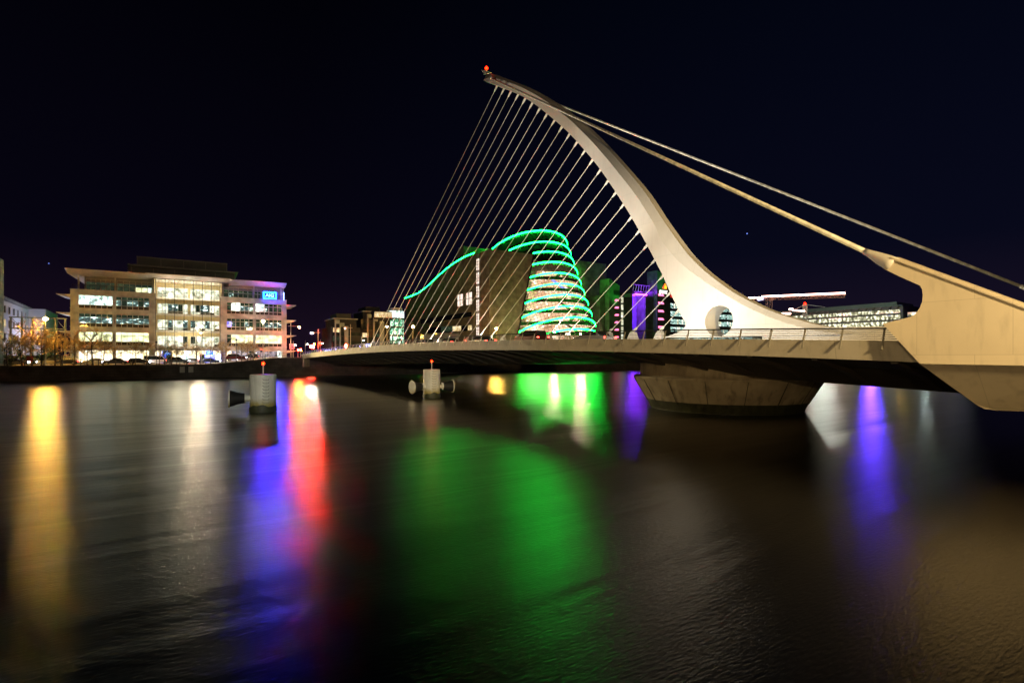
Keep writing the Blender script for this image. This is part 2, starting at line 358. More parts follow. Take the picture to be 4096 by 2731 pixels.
for i in range(len(xs)-3):
    a, b = xs[i], xs[i+1]
    rb.quad([(a, quayY(a)+10, groundz(a)+.006), (b, quayY(b)+10, groundz(b)+.006), (b, quayY(b)+20.5, groundz(b)+.006), (a, quayY(a)+20.5, groundz(a)+.006)], M_tar)
tag(rb.build('road'), kind='structure')
kb = MB()
for i in range(len(xs)-3):
    a, b = xs[i], xs[i+1]
    for off in (9.85, 20.5):
        kb.prism([(a, quayY(a)+off, groundz(a)-.1), (a, quayY(a)+off+.15, groundz(a)-.1), (a, quayY(a)+off+.15, groundz(a)+.13), (a, quayY(a)+off, groundz(a)+.13)], (b-a, quayY(b)-quayY(a), groundz(b)-groundz(a)), M_frame)
tag(kb.build('kerb'), kind='structure')
qb = MB()
for i in range(len(xs)-2):
    a, b = xs[i], xs[i+1]
    qb.quad([(a, quayY(a), -2), (b, quayY(b), -2), (b, quayY(b), groundz(b)-.25), (a, quayY(a), groundz(a)-.25)], M_quay)
    qb.quad([(a, quayY(a)-.12, groundz(a)-.25), (b, quayY(b)-.12, groundz(b)-.25), (b, quayY(b)-.12, groundz(b)+.12), (a, quayY(a)-.12, groundz(a)+.12)], M_quay)
    qb.quad([(a, quayY(a)-.12, groundz(a)+.12), (b, quayY(b)-.12, groundz(b)+.12), (b, quayY(b)+.5, groundz(b)+.12), (a, quayY(a)+.5, groundz(a)+.12)], M_quay)
    qb.quad([(a, quayY(a)-.12, groundz(a)-.25), (b, quayY(b)-.12, groundz(b)-.25), (b, quayY(b), groundz(b)-.25), (a, quayY(a), groundz(a)-.25)], M_quay)
qo = tag(qb.build('quay_wall', recalc=False), 'long dark stone quay wall along the far river bank', 'quay wall')
# pale patches and ladder on the wall
pm = MB(); M_patch = mat('pale_concrete_patch', (.6, .58, .5), .85)
for X in (5.7, 7.25):
    pm.box((X-.45, quayY(X)-.1, 1.2), (X+.45, quayY(X)-.01, 2.5), M_patch)
pm.build('concrete_patch', qo)
lm = MB()
for dx in (6.25, 6.7): lm.bar((dx, quayY(6.5)-.2, .1), (dx, quayY(6.5)-.2, 2.6), .07, .07, M_dark)
for k in range(8): lm.bar((6.25, quayY(6.5)-.2, .3+.3*k), (6.7, quayY(6.5)-.2, .3+.3*k), .05, .05, M_dark)
lm.build('ladder', qo)
sb = MB(); sb.box((14, -14, -2), (70, 1.2, 3.9), M_quay); tag(sb.build('bridge_abutment'), 'stone abutment block under the near bridge end', 'abutment')

# ================================================================== THE HARP BRIDGE
YS = [0, 9.6, 18.6, 28.4, 42.1, 65.2, 88.8, 122]
f_rail = np.poly1d(np.polyfit(YS, [5.45, 5.8, 6.2, 6.49, 6.75, 6.83, 6.55, 5.63], 3))
f_top = np.poly1d(np.polyfit(YS, [4.9, 5.23, 5.6, 5.89, 6.2, 6.32, 6.04, 5.15], 3))
f_bot = np.poly1d(np.polyfit(YS, [3.95, 4.24, 4.6, 4.94, 5.25, 5.37, 5.02, 4.22], 3))
BR = empty('harp_bridge', (42, 60, 0), 0, 'white harp shaped cable stayed road bridge spanning the river', 'bridge')
def bb(mb, name, parent=None, **k):
    """child of the bridge, modelled in world metres"""
    o = mb.build(name, **k); o.parent = parent or BR
    o.matrix_parent_inverse = Matrix.Translation((-42, -60, 0)) if not parent or parent is BR else Matrix.Identity(4)
    return o
ST = [0+1.5*i for i in range(83)]
def loft(mb, prof, m, ys=ST, close=True):
    """prof(Y) -> list of (X, z)"""
    k = len(mb.v); n = len(prof(0)); mi = mb.mi(m)
    for y in ys: mb.v += [(x, y, z) for x, z in prof(y)]
    for i in range(len(ys)-1):
        for j in range(n if close else n-1):
            j2 = (j+1) % n; mb.f.append((k+i*n+j, k+i*n+j2, k+(i+1)*n+j2, k+(i+1)*n+j)); mb.m.append(mi)
    mb.f.append(tuple(k+j for j in range(n))); mb.m.append(mi); kk = k+(len(ys)-1)*n; mb.f.append(tuple(kk+j for j in range(n))[::-1]); mb.m.append(mi)
for sgn in (-1, 1):
    fb = MB(); X = lambda d: 42+sgn*d
    loft(fb, lambda y: [(X(13.7), f_top(y)), (X(13.45), f_bot(y)), (X(13.2), f_bot(y)+.05), (X(13.4), f_top(y))], M_fascia); bb(fb, 'fascia', smooth=False)
def hd(y): return 1.75-.8*math.exp(-((y-34)/10)**2)
db = MB(); loft(db, lambda y: [(28.62, f_top(y)-.5), (55.38, f_top(y)-.5), (55.38, f_top(y)-.75), (28.62, f_top(y)-.75)], M_pave); bb(db, 'deck')
db = MB(); loft(db, lambda y: [(33, f_top(y)-.49), (51, f_top(y)-.49), (51, f_top(y)-.494), (33, f_top(y)-.494)], M_tar); bb(db, 'road_surface')
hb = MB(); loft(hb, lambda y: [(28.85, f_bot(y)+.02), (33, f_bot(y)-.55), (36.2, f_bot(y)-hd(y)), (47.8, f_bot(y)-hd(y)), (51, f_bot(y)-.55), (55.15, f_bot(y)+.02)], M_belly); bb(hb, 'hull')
for i in range(34):
    y = 2+3.6*i
    for sg in (-1, 1):
        X = lambda d: 42+sg*d
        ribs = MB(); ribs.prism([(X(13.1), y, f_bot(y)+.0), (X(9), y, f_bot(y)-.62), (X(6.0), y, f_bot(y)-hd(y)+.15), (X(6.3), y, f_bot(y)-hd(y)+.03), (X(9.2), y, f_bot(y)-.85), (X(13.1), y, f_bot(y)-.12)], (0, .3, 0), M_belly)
        bb(ribs, 'cantilever_rib')
# railing, river side, with each post
RL = MB(); RL.tube([(28.42, y, f_rail(y)) for y in ST], .045, M_dark, 6)
for k in range(1, 6):
    t = k/6; RL.tube([(28.3+.12*(1-t), y, f_rail(y)*(1-t)+(f_top(y)-.02)*t) for y in ST], .016, M_dark, 4)
RLo = bb(RL, 'railing')
pb = MB(); pb.prism([(0, -.035, 0), (.075, -.035, -.02), (.42, -.035, .98), (.36, -.035, 1.0)], (0, .07, 0), M_rail)
post0 = None
for k in range(-9, 58):
    y = 18.6+1.8*k
    if y < .6 or y > 122.4: continue
    h = f_rail(y)-(f_top(y)-.42)
    if post0 is None: post0 = pb.build('post'); o = post0
    else: o = post0.copy(); col.objects.link(o)
    o.parent = RLo; o.matrix_parent_inverse = Matrix.Identity(4)
    o.location = (28.06, y, f_top(y)-.42); o.scale = (1, 1, h)
er = MB(); er.tube([(55.58, y, f_rail(y)) for y in ST], .035, M_dark, 6)
for k in range(1, 6):
    t = k/6; er.tube([(55.7-.12*(1-t), y, f_rail(y)*(1-t)+(f_top(y)-.02)*t) for y in ST], .016, M_dark, 4)
ero = bb(er, 'railing')
ep = MB()
for k in range(-9, 58):
    y = 18.6+1.8*k
    if .6 < y < 122.4: ep.bar((55.85, y, f_top(y)-.42), (55.58, y, f_rail(y)), .07, .07, M_rail)
epo = ep.build('posts_far_side', ero); epo.name = 'railing_posts'; epo['kind'] = 'stuff'

# pylon ------------------------------------------------------------
Fp = [(1943, 327), (1988, 345), (2044, 366), (2102, 392), (2161, 430), (2220, 477), (2282, 531), (2343, 596), (2407, 672), (2470, 762), (2533, 859), (2597, 972), (2661, 1094), (2691, 1161), (2724, 1231), (2745, 1272), (2757, 1293), (2753, 1312), (2720, 1333), (2660, 1353)]
Gp = [(1948, 312), (1990, 316), (2026, 327), (2095, 354), (2180, 403), (2238, 447), (2296, 495), (2395, 597), (2502, 727), (2556, 800), (2618, 900), (2649, 966), (2715, 1045), (2794, 1109), (2865, 1156), (2947, 1206), (3030, 1248), (3113, 1281), (3217, 1312), (3370, 1338)]
Bp = [(1945, 300), (1962, 294), (2029, 316), (2118, 352), (2207, 403), (2279, 454), (2341, 504), (2408, 570), (2497, 669), (2564, 749), (2601, 800), (2657, 887), (2740, 1003), (2802, 1069), (2865, 1121), (2947, 1177), (3072, 1239), (3196, 1279), (3300, 1305), (3480, 1326)]
def resample(pts, n):
    """smooth Catmull-Rom resample by arc length"""
    P = [Vector(p) for p in pts]; out = []
    dense = []
    for i in range(len(P)-1):
        p0, p1, p2, p3 = P[max(i-1, 0)], P[i], P[i+1], P[min(i+2, len(P)-1)]
        for k in range(12):
            t = k/12; dense.append(.5*((2*p1)+(p2-p0)*t+(2*p0-5*p1+4*p2-p3)*t*t+(3*p1-p0-3*p2+p3)*t**3))
    dense.append(P[-1]); L = [0]
    for i in range(1, len(dense)): L.append(L[-1]+(dense[i]-dense[i-1]).length)
    j = 0
    for i in range(n):
        s = L[-1]*i/(n-1)
        while j < len(L)-2 and L[j+1] < s: j += 1
        q = (s-L[j])/max(1e-9, L[j+1]-L[j]); out.append(dense[j].lerp(dense[j+1], q))
    return out
NS = 90
def wmain(t): return .72+.38*t
def wfr(t): return .22+.12*t
def wbk(t): return .34+.30*t
def to3(pts, wf):
    r = []
    for i, p in enumerate(pts):
        t = i/(NS-1); r.append(onX(p.x, p.y, 42-wf(t)))
    return r
F3 = to3(resample(Fp, NS), wfr); G3 = to3(resample(Gp, NS), wmain); B3 = to3(resample(Bp, NS), wbk)
py = MB(); ring = []
for i in range(NS):
    t = i/(NS-1); f, g, b = F3[i], G3[i], B3[i]
    r = f.lerp(g, min(.3, .12/max(.1, (g-f).length))); 
    c = b.lerp(g, min(.55, .5/max(.2, (g-b).length)))
    L = [(-wfr(t), f), (-wmain(t), r), (-wmain(t), g), (-wbk(t), b), (0, c), (wbk(t), b), (wmain(t), g), (wmain(t), r), (wfr(t), f)]
    ring.append([(42+x, p.y, p.z) for x, p in L])
k = 0; n = 9
for r_ in ring: py.v += r_
a = py.mi(M_steel)
for i in range(NS-1):
    for j in range(n):
        j2 = (j+1) % n; py.f.append((i*n+j, i*n+j2, (i+1)*n+j2, (i+1)*n+j)); py.m.append(a)
py.f.append(tuple(range(n))); py.m.append(a); py.f.append(tuple(range((NS-1)*n, NS*n))[::-1]); py.m.append(a)
pyo = py.build('pylon')
hc = onX(2876, 1284, 41)
cut = MB(); cut.lathe([(1.36, -4), (1.36, 4)], M_steel, 48, (42, hc.y, hc.z), axis=(1, 0, 0)); cuto = cut.build('cutter')
mod = pyo.modifiers.new('hole', 'BOOLEAN'); mod.operation = 'DIFFERENCE'; mod.object = cuto; mod.solver = 'EXACT'
bpy.context.view_layer.update()
me = bpy.data.meshes.new_from_object(pyo.evaluated_get(bpy.context.evaluated_depsgraph_get()))
pyo.modifiers.clear(); pyo.data = me; bpy.data.objects.remove(cuto)
pyo.parent = BR; pyo.matrix_parent_inverse = Matrix.Translation((-42, -60, 0))
bm = bmesh.new(); bm.from_mesh(me)
for f in bm.faces: f.smooth = True
for ed in bm.edges:
    if len(ed.link_faces) != 2 or ed.calc_face_angle(0) > R(14): ed.smooth = False
bm.to_mesh(me); bm.free()
mu_ = MB(); loft(mu_, lambda y: [(41.1, f_top(y)-.5), (41.25, f_top(y)+1.15), (42.75, f_top(y)+1.15), (42.9, f_top(y)-.5)], M_steel, ys=[3+.75*i for i in range(27)]); bb(mu_, 'white_fill_upstand')  # added white wall, stands in for traffic light trails beyond the pylon tail
# tip gear: saddle blocks for the back stays, horn and red lamp
for q in range(4):
    p = onX(1962+22*q, 308+9*q, 41.2)
    for sg in (-1, 1): tb = MB(); tb.lathe([(.28, -.12), (.34, 0), (.22, .12)], M_zinc, 14, (42+sg*.82, p.y, p.z), axis=(1, 0, 0)); tb.build('stay_saddle', pyo)
tb = MB()
p1 = onX(1933, 283, 42); p2 = onX(1945, 300, 42)
tb.prism([(41.6, p1.y, p1.z), (41.6, p2.y, p2.z), (41.6, p2.y-.9, p2.z+.05)], (.8, 0, 0), M_steel)
o = tb.build('tip_horn', pyo)
lp = onX(1946, 274, 42); lb = MB(); lb.tube([(42, lp.y, lp.z-1.1), (42, lp.y, lp.z-.15)], .09, M_dark, 8); o = lb.build('lamp_bracket', pyo)
lb = MB(); lb.ball((42, lp.y, lp.z), .22, emit('red_lamp', (1, .008, .001), 10), 8, 1.2); lb.build('aviation_lamp', pyo)

# stay cables, each with its two sockets
tops = [(1988, 345), (2016.5, 355), (2044, 366), (2073, 378), (2102, 393), (2131, 411), (2161, 431), (2190, 453), (2220.5, 478), (2251, 503.6), (2282, 531), (2313, 562), (2344, 597), (2375, 634), (2407, 673), (2438.5, 716), (2470, 762), (2502, 809), (2533, 860), (2566, 914), (2597, 972), (2629, 1030), (2661, 1094), (2691, 1161), (2724, 1231)]
for i, (px, pyy) in enumerate(tops):
    yb = 117.6-3.5*i; top = onX(px, pyy, 42); zb = f_top(yb)-.45
    c = MB(); b0 = Vector((42, yb, zb+1.5)); d = (top-b0).normalized()
    c.tube([b0, top-d*.7], .037, M_cable, 8); co = c.build('stay_cable')
    co.parent = BR; co.matrix_parent_inverse = Matrix.Translation((-42, -60, 0))
    s = MB(); s.tube([top-d*.95, top-d*.75, top-d*.15, top+d*.25], [.06, .11, .15, .17], M_cable, 8); s.build('upper_socket', co, smooth=True)
    s = MB(); s.tube([b0-d*.35, b0, b0+d*.65, b0+d*.8], [.2, .19, .12, .06], M_steel, 10)
    dy = d.y
    s.prism([(41.72, yb-.55, zb-.05), (41.72, yb+.75, zb-.05), (41.72, yb+.42, zb+1.05), (41.72, yb+.1, zb+1.5), (41.72, yb-.32, zb+1.55), (41.72, yb-.6, zb+.8)], (.56, 0, 0), M_steel)
    s.build('deck_socket', co)
# back stays
tip1 = onX(1972, 317, 41.15)
def backstay(sgn, low):
    hi = Vector((42+sgn*.85, tip1.y, tip1.z)); low = Vector(low); d = (hi-low).normalized(); c = MB()
    nst = 26
    x = d.cross(Vector((0, 0, 1))).normalized(); y = x.cross(d)
    for q in range(nst):
        rr = .095 if q < 17 else .045; aa = 2*math.pi*(q/17 if q < 17 else q/9)
        off = x*math.cos(aa)*rr+y*math.sin(aa)*rr
        c.tube([low+off, low.lerp(hi, .5)+off*1.02, hi+off*1.1], .028, M_strand, 6)
    return bb(c, 'back_stay', smooth=True)
M_strand = mat('wrapped_strand_steel', (.72, .72, .62), .5, 0, .3, 2.2, .3, 30)
lowW = onX(3478, 1014, 28.2); bsW = backstay(-1, lowW)
lE = onX(4096, 1150, 55.8); bsE = backstay(1, lE)
for bs, low, sg in ((bsW, lowW, -1), (bsE, lE, 1)):
    hi = Vector((42+sg*.85, tip1.y, tip1.z)); d = (Vector(low)-hi).normalized()
    s = MB(); s.lathe([(.15, -.25), (.17, 0), (.23, .35), (.29, .75), (.33, 1.1), (.33, 1.35)], M_steel, 20, low, axis=d)
    s.build('socket', bs, smooth=True)
# anchor arms
up = [(3530, 1295), (3590, 1280), (3640, 1268), (3662, 1255), (3679, 1232), (3689, 1205), (3691, 1180), (3688, 1158), (3681, 1143), (3668, 1137), (3600, 1107), (3535, 1075), (3565, 1028), (3700, 1072), (3850, 1126), (4096, 1215), (4400, 1335), (4400, 1469), (4096, 1462), (3860, 1458), (3680, 1455)]
lo = [(3680, 1456), (4400, 1470), (4400, 1655), (4096, 1641), (3985, 1640), (3935, 1634), (3905, 1618)]
for sg in (-1, 1):
    ab = MB()
    P = [onX(a, b, 27.75) for a, b in up]; x0 = 27.75 if sg < 0 else 84-27.75
    ab.prism([(x0, p.y, p.z) for p in P], (-sg*.95, 0, 0), M_anchor)
    # capping flange along the sloping top
    A, B = P[12], P[16]; ab.prism([(x0+sg*.08, A.y, A.z), (x0+sg*.08, B.y, B.z), (x0+sg*.08, B.y, B.z-.09), (x0+sg*.08, A.y, A.z-.09)], (-sg*1.12, 0, .1), M_anchor)
    bb(ab, 'anchor_arm')
    hb = MB(); top3 = [onX(3682, 1457, 27.9), onX(4400, 1470, 27.9)]; bot3 = [onX(3905, 1618, 29.9), onX(3938, 1635, 30.1), onX(3990, 1641, 30.2), onX(4400, 1656, 30.2)]
    if sg > 0:
        for L in (top3, bot3):
            for p in L: p.x = 84-p.x
    poly = top3[:1]+bot3+top3[1:]
    hb.f.append(tuple(range(len(hb.v), len(hb.v)+len(poly)))); hb.v += [tuple(p) for p in poly]; hb.m.append(hb.mi(M_anchor))
    inn = [Vector((p.x-sg*2.2, p.y, p.z)) for p in poly]; kk = len(hb.v); hb.v += [tuple(p) for p in inn]; hb.f.append(tuple(range(kk, kk+len(inn)))[::-1]); hb.m.append(0)
    for i in range(len(poly)):
        j = (i+1) % len(poly); hb.f.append((i, kk+i, kk+j, j)); hb.m.append(0)
    bb(hb, 'anchor_keel')
# bearing pad at the far end
bp_ = MB(); bp_.box((28.6, 122, 2.3), (29.8, 123.3, 4.15), M_conc); bb(bp_, 'end_bearing')

# turning pier ------------------------------------------------------
pr = MB(); cx, cy = 42, 26.5
pr.lathe([(6.35, -1.5), (6.35, .05), (6.7, .8)], M_algae, 72, (cx, cy, 0))
pr.lathe([(6.71, .8), (7.75, 2.55), (7.85, 2.72), (7.8, 2.85)], M_conc, 72, (cx, cy, 0))
pro = pr.build('bridge_pier'); tag(pro, 'round concrete turning pier with flared rim under the pylon', 'bridge pier')
pc = MB(); pc.lathe([(7.25, 2.85), (7.25, 4.6)], M_conc, 72, (cx, cy, 0)); pc.build('upper_drum', pro, smooth=False)
# joint lines of the pier
for k in range(16):
    a = 2*math.pi*k/16; jl = MB(); jl.bar((cx+7.78*math.cos(a), cy+7.78*math.sin(a), 2.6), (cx+6.62*math.cos(a), cy+6.62*math.sin(a), .62), .04, .05, M_algae); jl.build('joint_strip', pro)

# mooring dolphins --------------------------------------------------
def dolphin(x, y, ztop, rad, fenders, label, ladder_dir):
    t = empty('mooring_pile', (x, y, 0), 0, label, 'mooring pile', 'steel mooring piles standing in the river')
    b = MB(); b.lathe([(rad, .45), (rad, ztop-.04), (rad-.05, ztop)], M_dolph, 40); b.build('pile', t, smooth=False)
    b = MB()
    k = 40; prof = [(-1.5, rad+.015), (0, rad+.03), (.3, rad+.05)]
    base = len(b.v)
    for h, r_ in prof:
        for j in range(k): a = 2*math.pi*j/k; b.v.append(((r_)*math.cos(a), (r_)*math.sin(a), h))
    for j in range(k):
        a = 2*math.pi*j/k; hh = .52+.09*math.sin(3*a+x)+.05*math.sin(7*a+1); b.v.append(((rad+.012)*math.cos(a), (rad+.012)*math.sin(a), hh))
    for i in range(3):
        for j in range(k): b.f.append((i*k+j, i*k+(j+1) % k, (i+1)*k+(j+1) % k, (i+1)*k+j)); b.m.append(b.mi(M_algae))
    b.build('weed_band', t, smooth=True)
    b = MB(); b.tube([(0, 0, ztop), (0, 0, ztop+.8)], .05, M_dolph, 8); b.build('lamp_post', t)
    b = MB(); b.ball((0, 0, ztop+.9), .11, emit('small_red_lamp', (1, .008, .001), 22), 8); b.build('red_lamp', t)
    ux, uy = math.cos(ladder_dir), math.sin(ladder_dir); tx, ty = -uy, ux
    b = MB()
    for kx in range(int((ztop-.65)/.27)):
        z = .75+.27*kx
        b.bar((ux*(rad+.12)-tx*.17, uy*(rad+.12)-ty*.17, z), (ux*(rad+.12)+tx*.17, uy*(rad+.12)+ty*.17, z), .035, .035, M_zinc)
        for sg in (-1, 1): b.bar((ux*(rad-.1)+sg*tx*.27, uy*(rad-.1)+sg*ty*.27, z+.12), (ux*(rad+.12)+sg*tx*.17, uy*(rad+.12)+sg*ty*.17, z), .035, .035, M_zinc)
    b.build('ladder_rungs', t)
    for fa, fz in fenders:
        d = (math.cos(fa), math.sin(fa), 0)
        b = MB(); b.lathe([(.25, rad-.15), (.25, rad+.3)], M_dolph, 20, (0, 0, fz), axis=d); b.lathe([(.42, rad+.3), (.42, rad+.36)], M_dolph, 24, (0, 0, fz), axis=d); fo = b.build('fender', t)
        b = MB(); b.lathe([(.4, rad+.36), (.42, rad+.5), (.5, rad+.9), (.62, rad+1.2), (.66, rad+1.42)], M_rubber, 28, (0, 0, fz), axis=d); b.build('rubber_cone', fo, smooth=True)
        b = MB(); b.lathe([(.72, rad+1.42), (.74, rad+1.47), (.72, rad+1.53)], M_dolph, 32, (0, 0, fz), axis=d); b.build('fender_disc', fo)
dolphin(7.7, 46.6, 3.07, 1.0, [(R(172), 1.15)], 'nearer round mooring pile with one black rubber fender and red lamp', R(-88))
dolphin(25.6, 51.6, 3.14, .92, [(R(183), 1.25), (R(-12), 1.25)], 'farther round mooring pile with a fender on each side', R(-100))

# ================================================================== CITY: shared glass of lit rooms
L_white = lit('lit_office_white', [(.38, (.10, .14, .12)), (.5, (.55, .85, .78)), (.66, (1, 1, .92))], 1.7, (1, 1, .8), 1.1, 4)
L_mix = lit('dim_office_with_screens', [(.5, (.012, .02, .018)), (.57, (.05, .09, .08)), (.64, (.55, .75, .72)), (.7, (1.4, 1.5, 1.4))], 1.9, (1, 1, 2.2), 1.0, 4, 3.3)
L_yel = lit('lit_office_yellow_green', [(.32, (.25, .27, .10)), (.5, (.62, .66, .36)), (.7, (.95, .95, .68))], 1.0, (1, 1, 1.3), .7, 4, 7)
L_cream = lit('lit_shop_cream', [(.3, (.75, .55, .26)), (.5, (1, .85, .52)), (.72, (1.2, 1.1, .85))], 1.15, (1, 1, 1), .6, 3, 5)
L_blob = lit('shop_with_globe_lamps', [(.4, (.06, .05, .05)), (.6, (.25, .25, .3))], 1.0, (1, 1, 1), 1.2, 3, 1, spots=.85, spotcol=(1.1, 1.1, 1.3))
L_blue = lit('lit_entrance_blue', [(.35, (.04, .04, .5)), (.55, (.25, .3, 1.3)), (.7, (.9, .95, 1.5))], 1.6, (1, 1, 1), .8, 3, 2)
L_dark = lit('dark_office', [(.45, (.012, .020, .012)), (.62, (.03, .05, .025)), (.72, (.09, .13, .06))], .5, (1, 1, 1.5), .9, 3, 9)
L_teal = lit('lit_office_teal', [(.35, (.03, .08, .07)), (.5, (.35, .6, .52)), (.62, (.8, 1.05, .95)), (.75, (1.5, 1.6, 1.4))], .6, (1, 1, 1.6), 1.0, 5, 4)
L_warm = lit('lit_room_warm', [(.35, (.45, .28, .10)), (.55, (.95, .75, .40)), (.7, (1.2, 1.05, .75))], .45, (1, 1, 1), .9, 3, 6)
L_span = mat('spandrel_glass', (.06, .055, .035), .15)

# ================================================================== OFFICE BUILDING ON THE LEFT
FA = Frame(-14.9, 155.2)
OB = empty('office_building', FA.o, FA.rz, 'cream five storey office block with glazed atrium and flat overhanging roof', 'office building')
ua = lambda px, v=0: FA.loc(px, 1430, v)[0]
za = lambda px, py, v=0: FA.loc(px, py, v)[1]
u0, uL, uR, u1 = 0.0, ua(620), ua(882), ua(1146)
def wing(a, b, name):
    mb = MB()
    # core behind the glass
    mb.box((a+.3, .9, 2.4), (b-.3, 26, 20.0), M_clad)
    for z0, z1 in ((6.15, 7.35), (10.45, 11.65), (14.7, 15.95), (18.95, 20.3)):
        mb.box((a, -.1, z0), (b, 1.0, z1), M_clad)
        mb.box((a-.05, -.2, z1-.12), (b+.05, -.1, z1), M_clad); mb.box((a-.05, -.2, z0), (b+.05, -.1, z0+.15), M_clad)
    mid = (a+b)/2
    for x0, x1 in ((a, a+1.45), (mid-.3, mid+.3), (b-1.2, b)):
        mb.box((x0, -.02, 2.4), (x1, 1.0, 20.0), M_clad)
    mb.box((a, -.02, 2.4), (b, .95, 3.5), M_clad)
    # set back top floor
    mb.box((a+2.0, 3.6, 20.3), (b-.2, 24, 24.0), M_zinc)
    return mb.build(name, OB), mid
wl, midL = wing(u0, uL, 'wing'); wr, midR = wing(uR, u1, 'wing')
def window(parent, a, b, z0, z1, v, panes, rows, mats, fr=.09, fm=None, name='window', depth=.16):
    """mats[row][pane]; rows = list of z fractions from the bottom"""
    mb = MB(); W = (b-a)/panes; H = z1-z0; zs = [0]+rows+[1]
    for r_ in range(len(zs)-1):
        for p in range(panes):
            m = mats[r_][p] if isinstance(mats[r_], (list, tuple)) else mats[r_]
            mb.quad([(a+p*W, v, z0+zs[r_]*H), (a+(p+1)*W, v, z0+zs[r_]*H), (a+(p+1)*W, v, z0+zs[r_+1]*H), (a+p*W, v, z0+zs[r_+1]*H)], m)
    o = mb.build(name, parent, recalc=False)
    f = MB(); fm = fm or M_frame
    for p in range(panes+1): f.box((a+p*W-fr/2, v-depth, z0), (a+p*W+fr/2, v-.004, z1), fm)
    for r_ in zs: f.box((a, v-depth+.003, z0+r_*H-fr/2), (b, v-.006, z0+r_*H+fr/2), fm)
    f.build('frame', o); return o
rowsz = [(3.5, 6.15), (7.35, 10.45), (11.65, 14.7), (15.95, 18.95)]
def pick(seq): return list(seq)
LB = [  # (ground, first, second, third) x (bay 1..4)
 [[L_cream]*6, [L_cream]*6, [L_cream, L_blob, L_blob, L_blob, L_blob, L_dark], [L_blob]*5+[L_white]],
 [[L_yel]*6, [L_yel]*6, [L_dark, L_yel, L_yel, L_yel, L_yel, L_yel], [L_yel]*6],
 [[L_mix]*6, [L_mix]*6, [L_blue, L_mix, L_dark, L_dark, L_mix, L_dark], [L_dark, L_dark, L_mix, L_mix, L_mix, L_mix]],
 [[L_white]*6, [L_mix, L_dark, L_mix, L_mix, L_dark, L_mix], [L_dark, L_white, L_white, L_mix, L_mix, L_mix], [L_white, L_white, L_mix, L_dark, L_dark, L_dark]]]
bays = [(u0+1.45, midL-.3), (midL+.3, uL-1.2), (uR+1.45, midR-.3), (midR+.3, u1-1.2)]
for r_, (z0, z1) in enumerate(rowsz):
    for b_, (a, b) in enumerate(bays):
        m = LB[r_][b_]; sp_ = [L_span]*6 if r_ in (1, 2, 3) else m
        tr = [L_dark if x in (L_mix, L_dark, L_blue) else x for x in m]
        window(OB, a, b, z0, z1, .35, 6, [.27, .74], [sp_, m, tr])
tops_ = [[L_dark]*6, [L_dark, L_dark, L_dark, L_yel, L_yel, L_white], [L_dark, L_mix, L_dark, L_dark, L_dark, L_dark], [L_dark]*6]
tb_ = [(u0+2.3, midL-.2), (midL+.2, uL-.5), (uR+.8, midR-.2), (midR+.2, u1-2.6)]
for b_, (a, b) in enumerate(tb_):
    window(OB, a, b, 20.45, 23.2, 3.45, 6, [.5, .76], [tops_[b_], L_dark, M_zinc])
# slender roof posts and terrace rail
for x in (u0+1.2, midL, uL-.6, uR+.6, midR, u1-1.2):
    mb = MB(); mb.box((x-.14, 1.6, 20.3), (x+.14, 1.9, 24.0), M_frame); mb.build('roof_post', OB)
for a, b in ((u0, uL), (uR, u1)):
    mb = MB()
    for k in range(5): mb.bar((a+.1, .3, 20.45+.22*k), (b-.1, .3, 20.45+.22*k), .03, .03, M_dark)
    for k in range(13): x = a+.1+(b-a-.2)*k/12; mb.bar((x, .3, 20.3), (x, .3, 21.35), .05, .05, M_dark)
    mb.bar((a+.1, .3, 21.35), (b-.1, .3, 21.35), .06, .06, M_dark); mb.build('terrace_rail', OB)
# roofs: thin wing shaped slabs
def roof(a, b, y0, y1, zf, zb, th, name='roof'):
    mb = MB(); mb.prism([(a, y0, zf), (a, y0, zf-.16), (a, y0+2.6, zf-th), (a, y1, zf-th), (a, y1, zb)], (b-a, 0, 0), M_roofw); return mb.build(name, OB)
roof(u0-.7, uL-1.6, -1.9, 26, 24.75, 24.9, .85); roof(uR+2.0, u1-.2, -1.9, 26, 24.75, 24.9, .85)
roof(uL-1.8, uR+2.2, -2.3, 27, 24.95, 25.05, .8)
# side sun fins
for z in (6.3, 10.55, 14.8, 19.0):
    for sg, x in ((-1, u0), (1, u1)):
        mb = MB(); mb.prism([(x, -.1, z), (x+sg*2.5, -.1, z), (x+sg*2.5, -.1, z-.12), (x, -.1, z-.75)], (0, 10, 0), M_roofw); mb.build('sun_fin', OB)
# plant rooms
def plant(pa, pb, yt, yb, v, dep, name, posts):
    a, b = ua(pa, v), ua(pb, v); z1 = za((pa+pb)/2, yt, v); z0 = yb
    mb = MB(); mb.box((a, v, z0), (b, v+dep, z1), M_zinc); o = mb.build(name, OB)
    mb = MB(); mb.box((a-.15, v-.15, z1-.18), (b+.15, v+dep, z1+.05), M_roofw)
    for k in range(posts+1): x = a+(b-a)*k/posts; mb.box((x-.07, v-.08, z0), (x+.07, v-.003, z1-.18), M_roofw)
    mb.build('panel_trim', o); return a, b, z1
plant(525, 938, 1078, 24.9, 7, 14, 'plant_room', 5)
a, b, z1 = plant(549, 907, 1040, 28.3, 9, 9, 'plant_room', 4)
mb = MB(); a, b = ua(509, 6), ua(953, 6); zz = za(730, 1073, 6); mb.prism([(a, 5.2, zz), (b, 5.2, zz), (b-1.2, 5.2, zz-.45), (a+1.2, 5.2, zz-.45)], (0, 16, 0), M_roofw); mb.build('roof', OB)
mb = MB()
for k in range(5): mb.box((a-.1, 7+.0, 25.3+.6*k), (a+1.2, 18, 25.45+.6*k), M_roofw)
mb.build('louvre', OB)
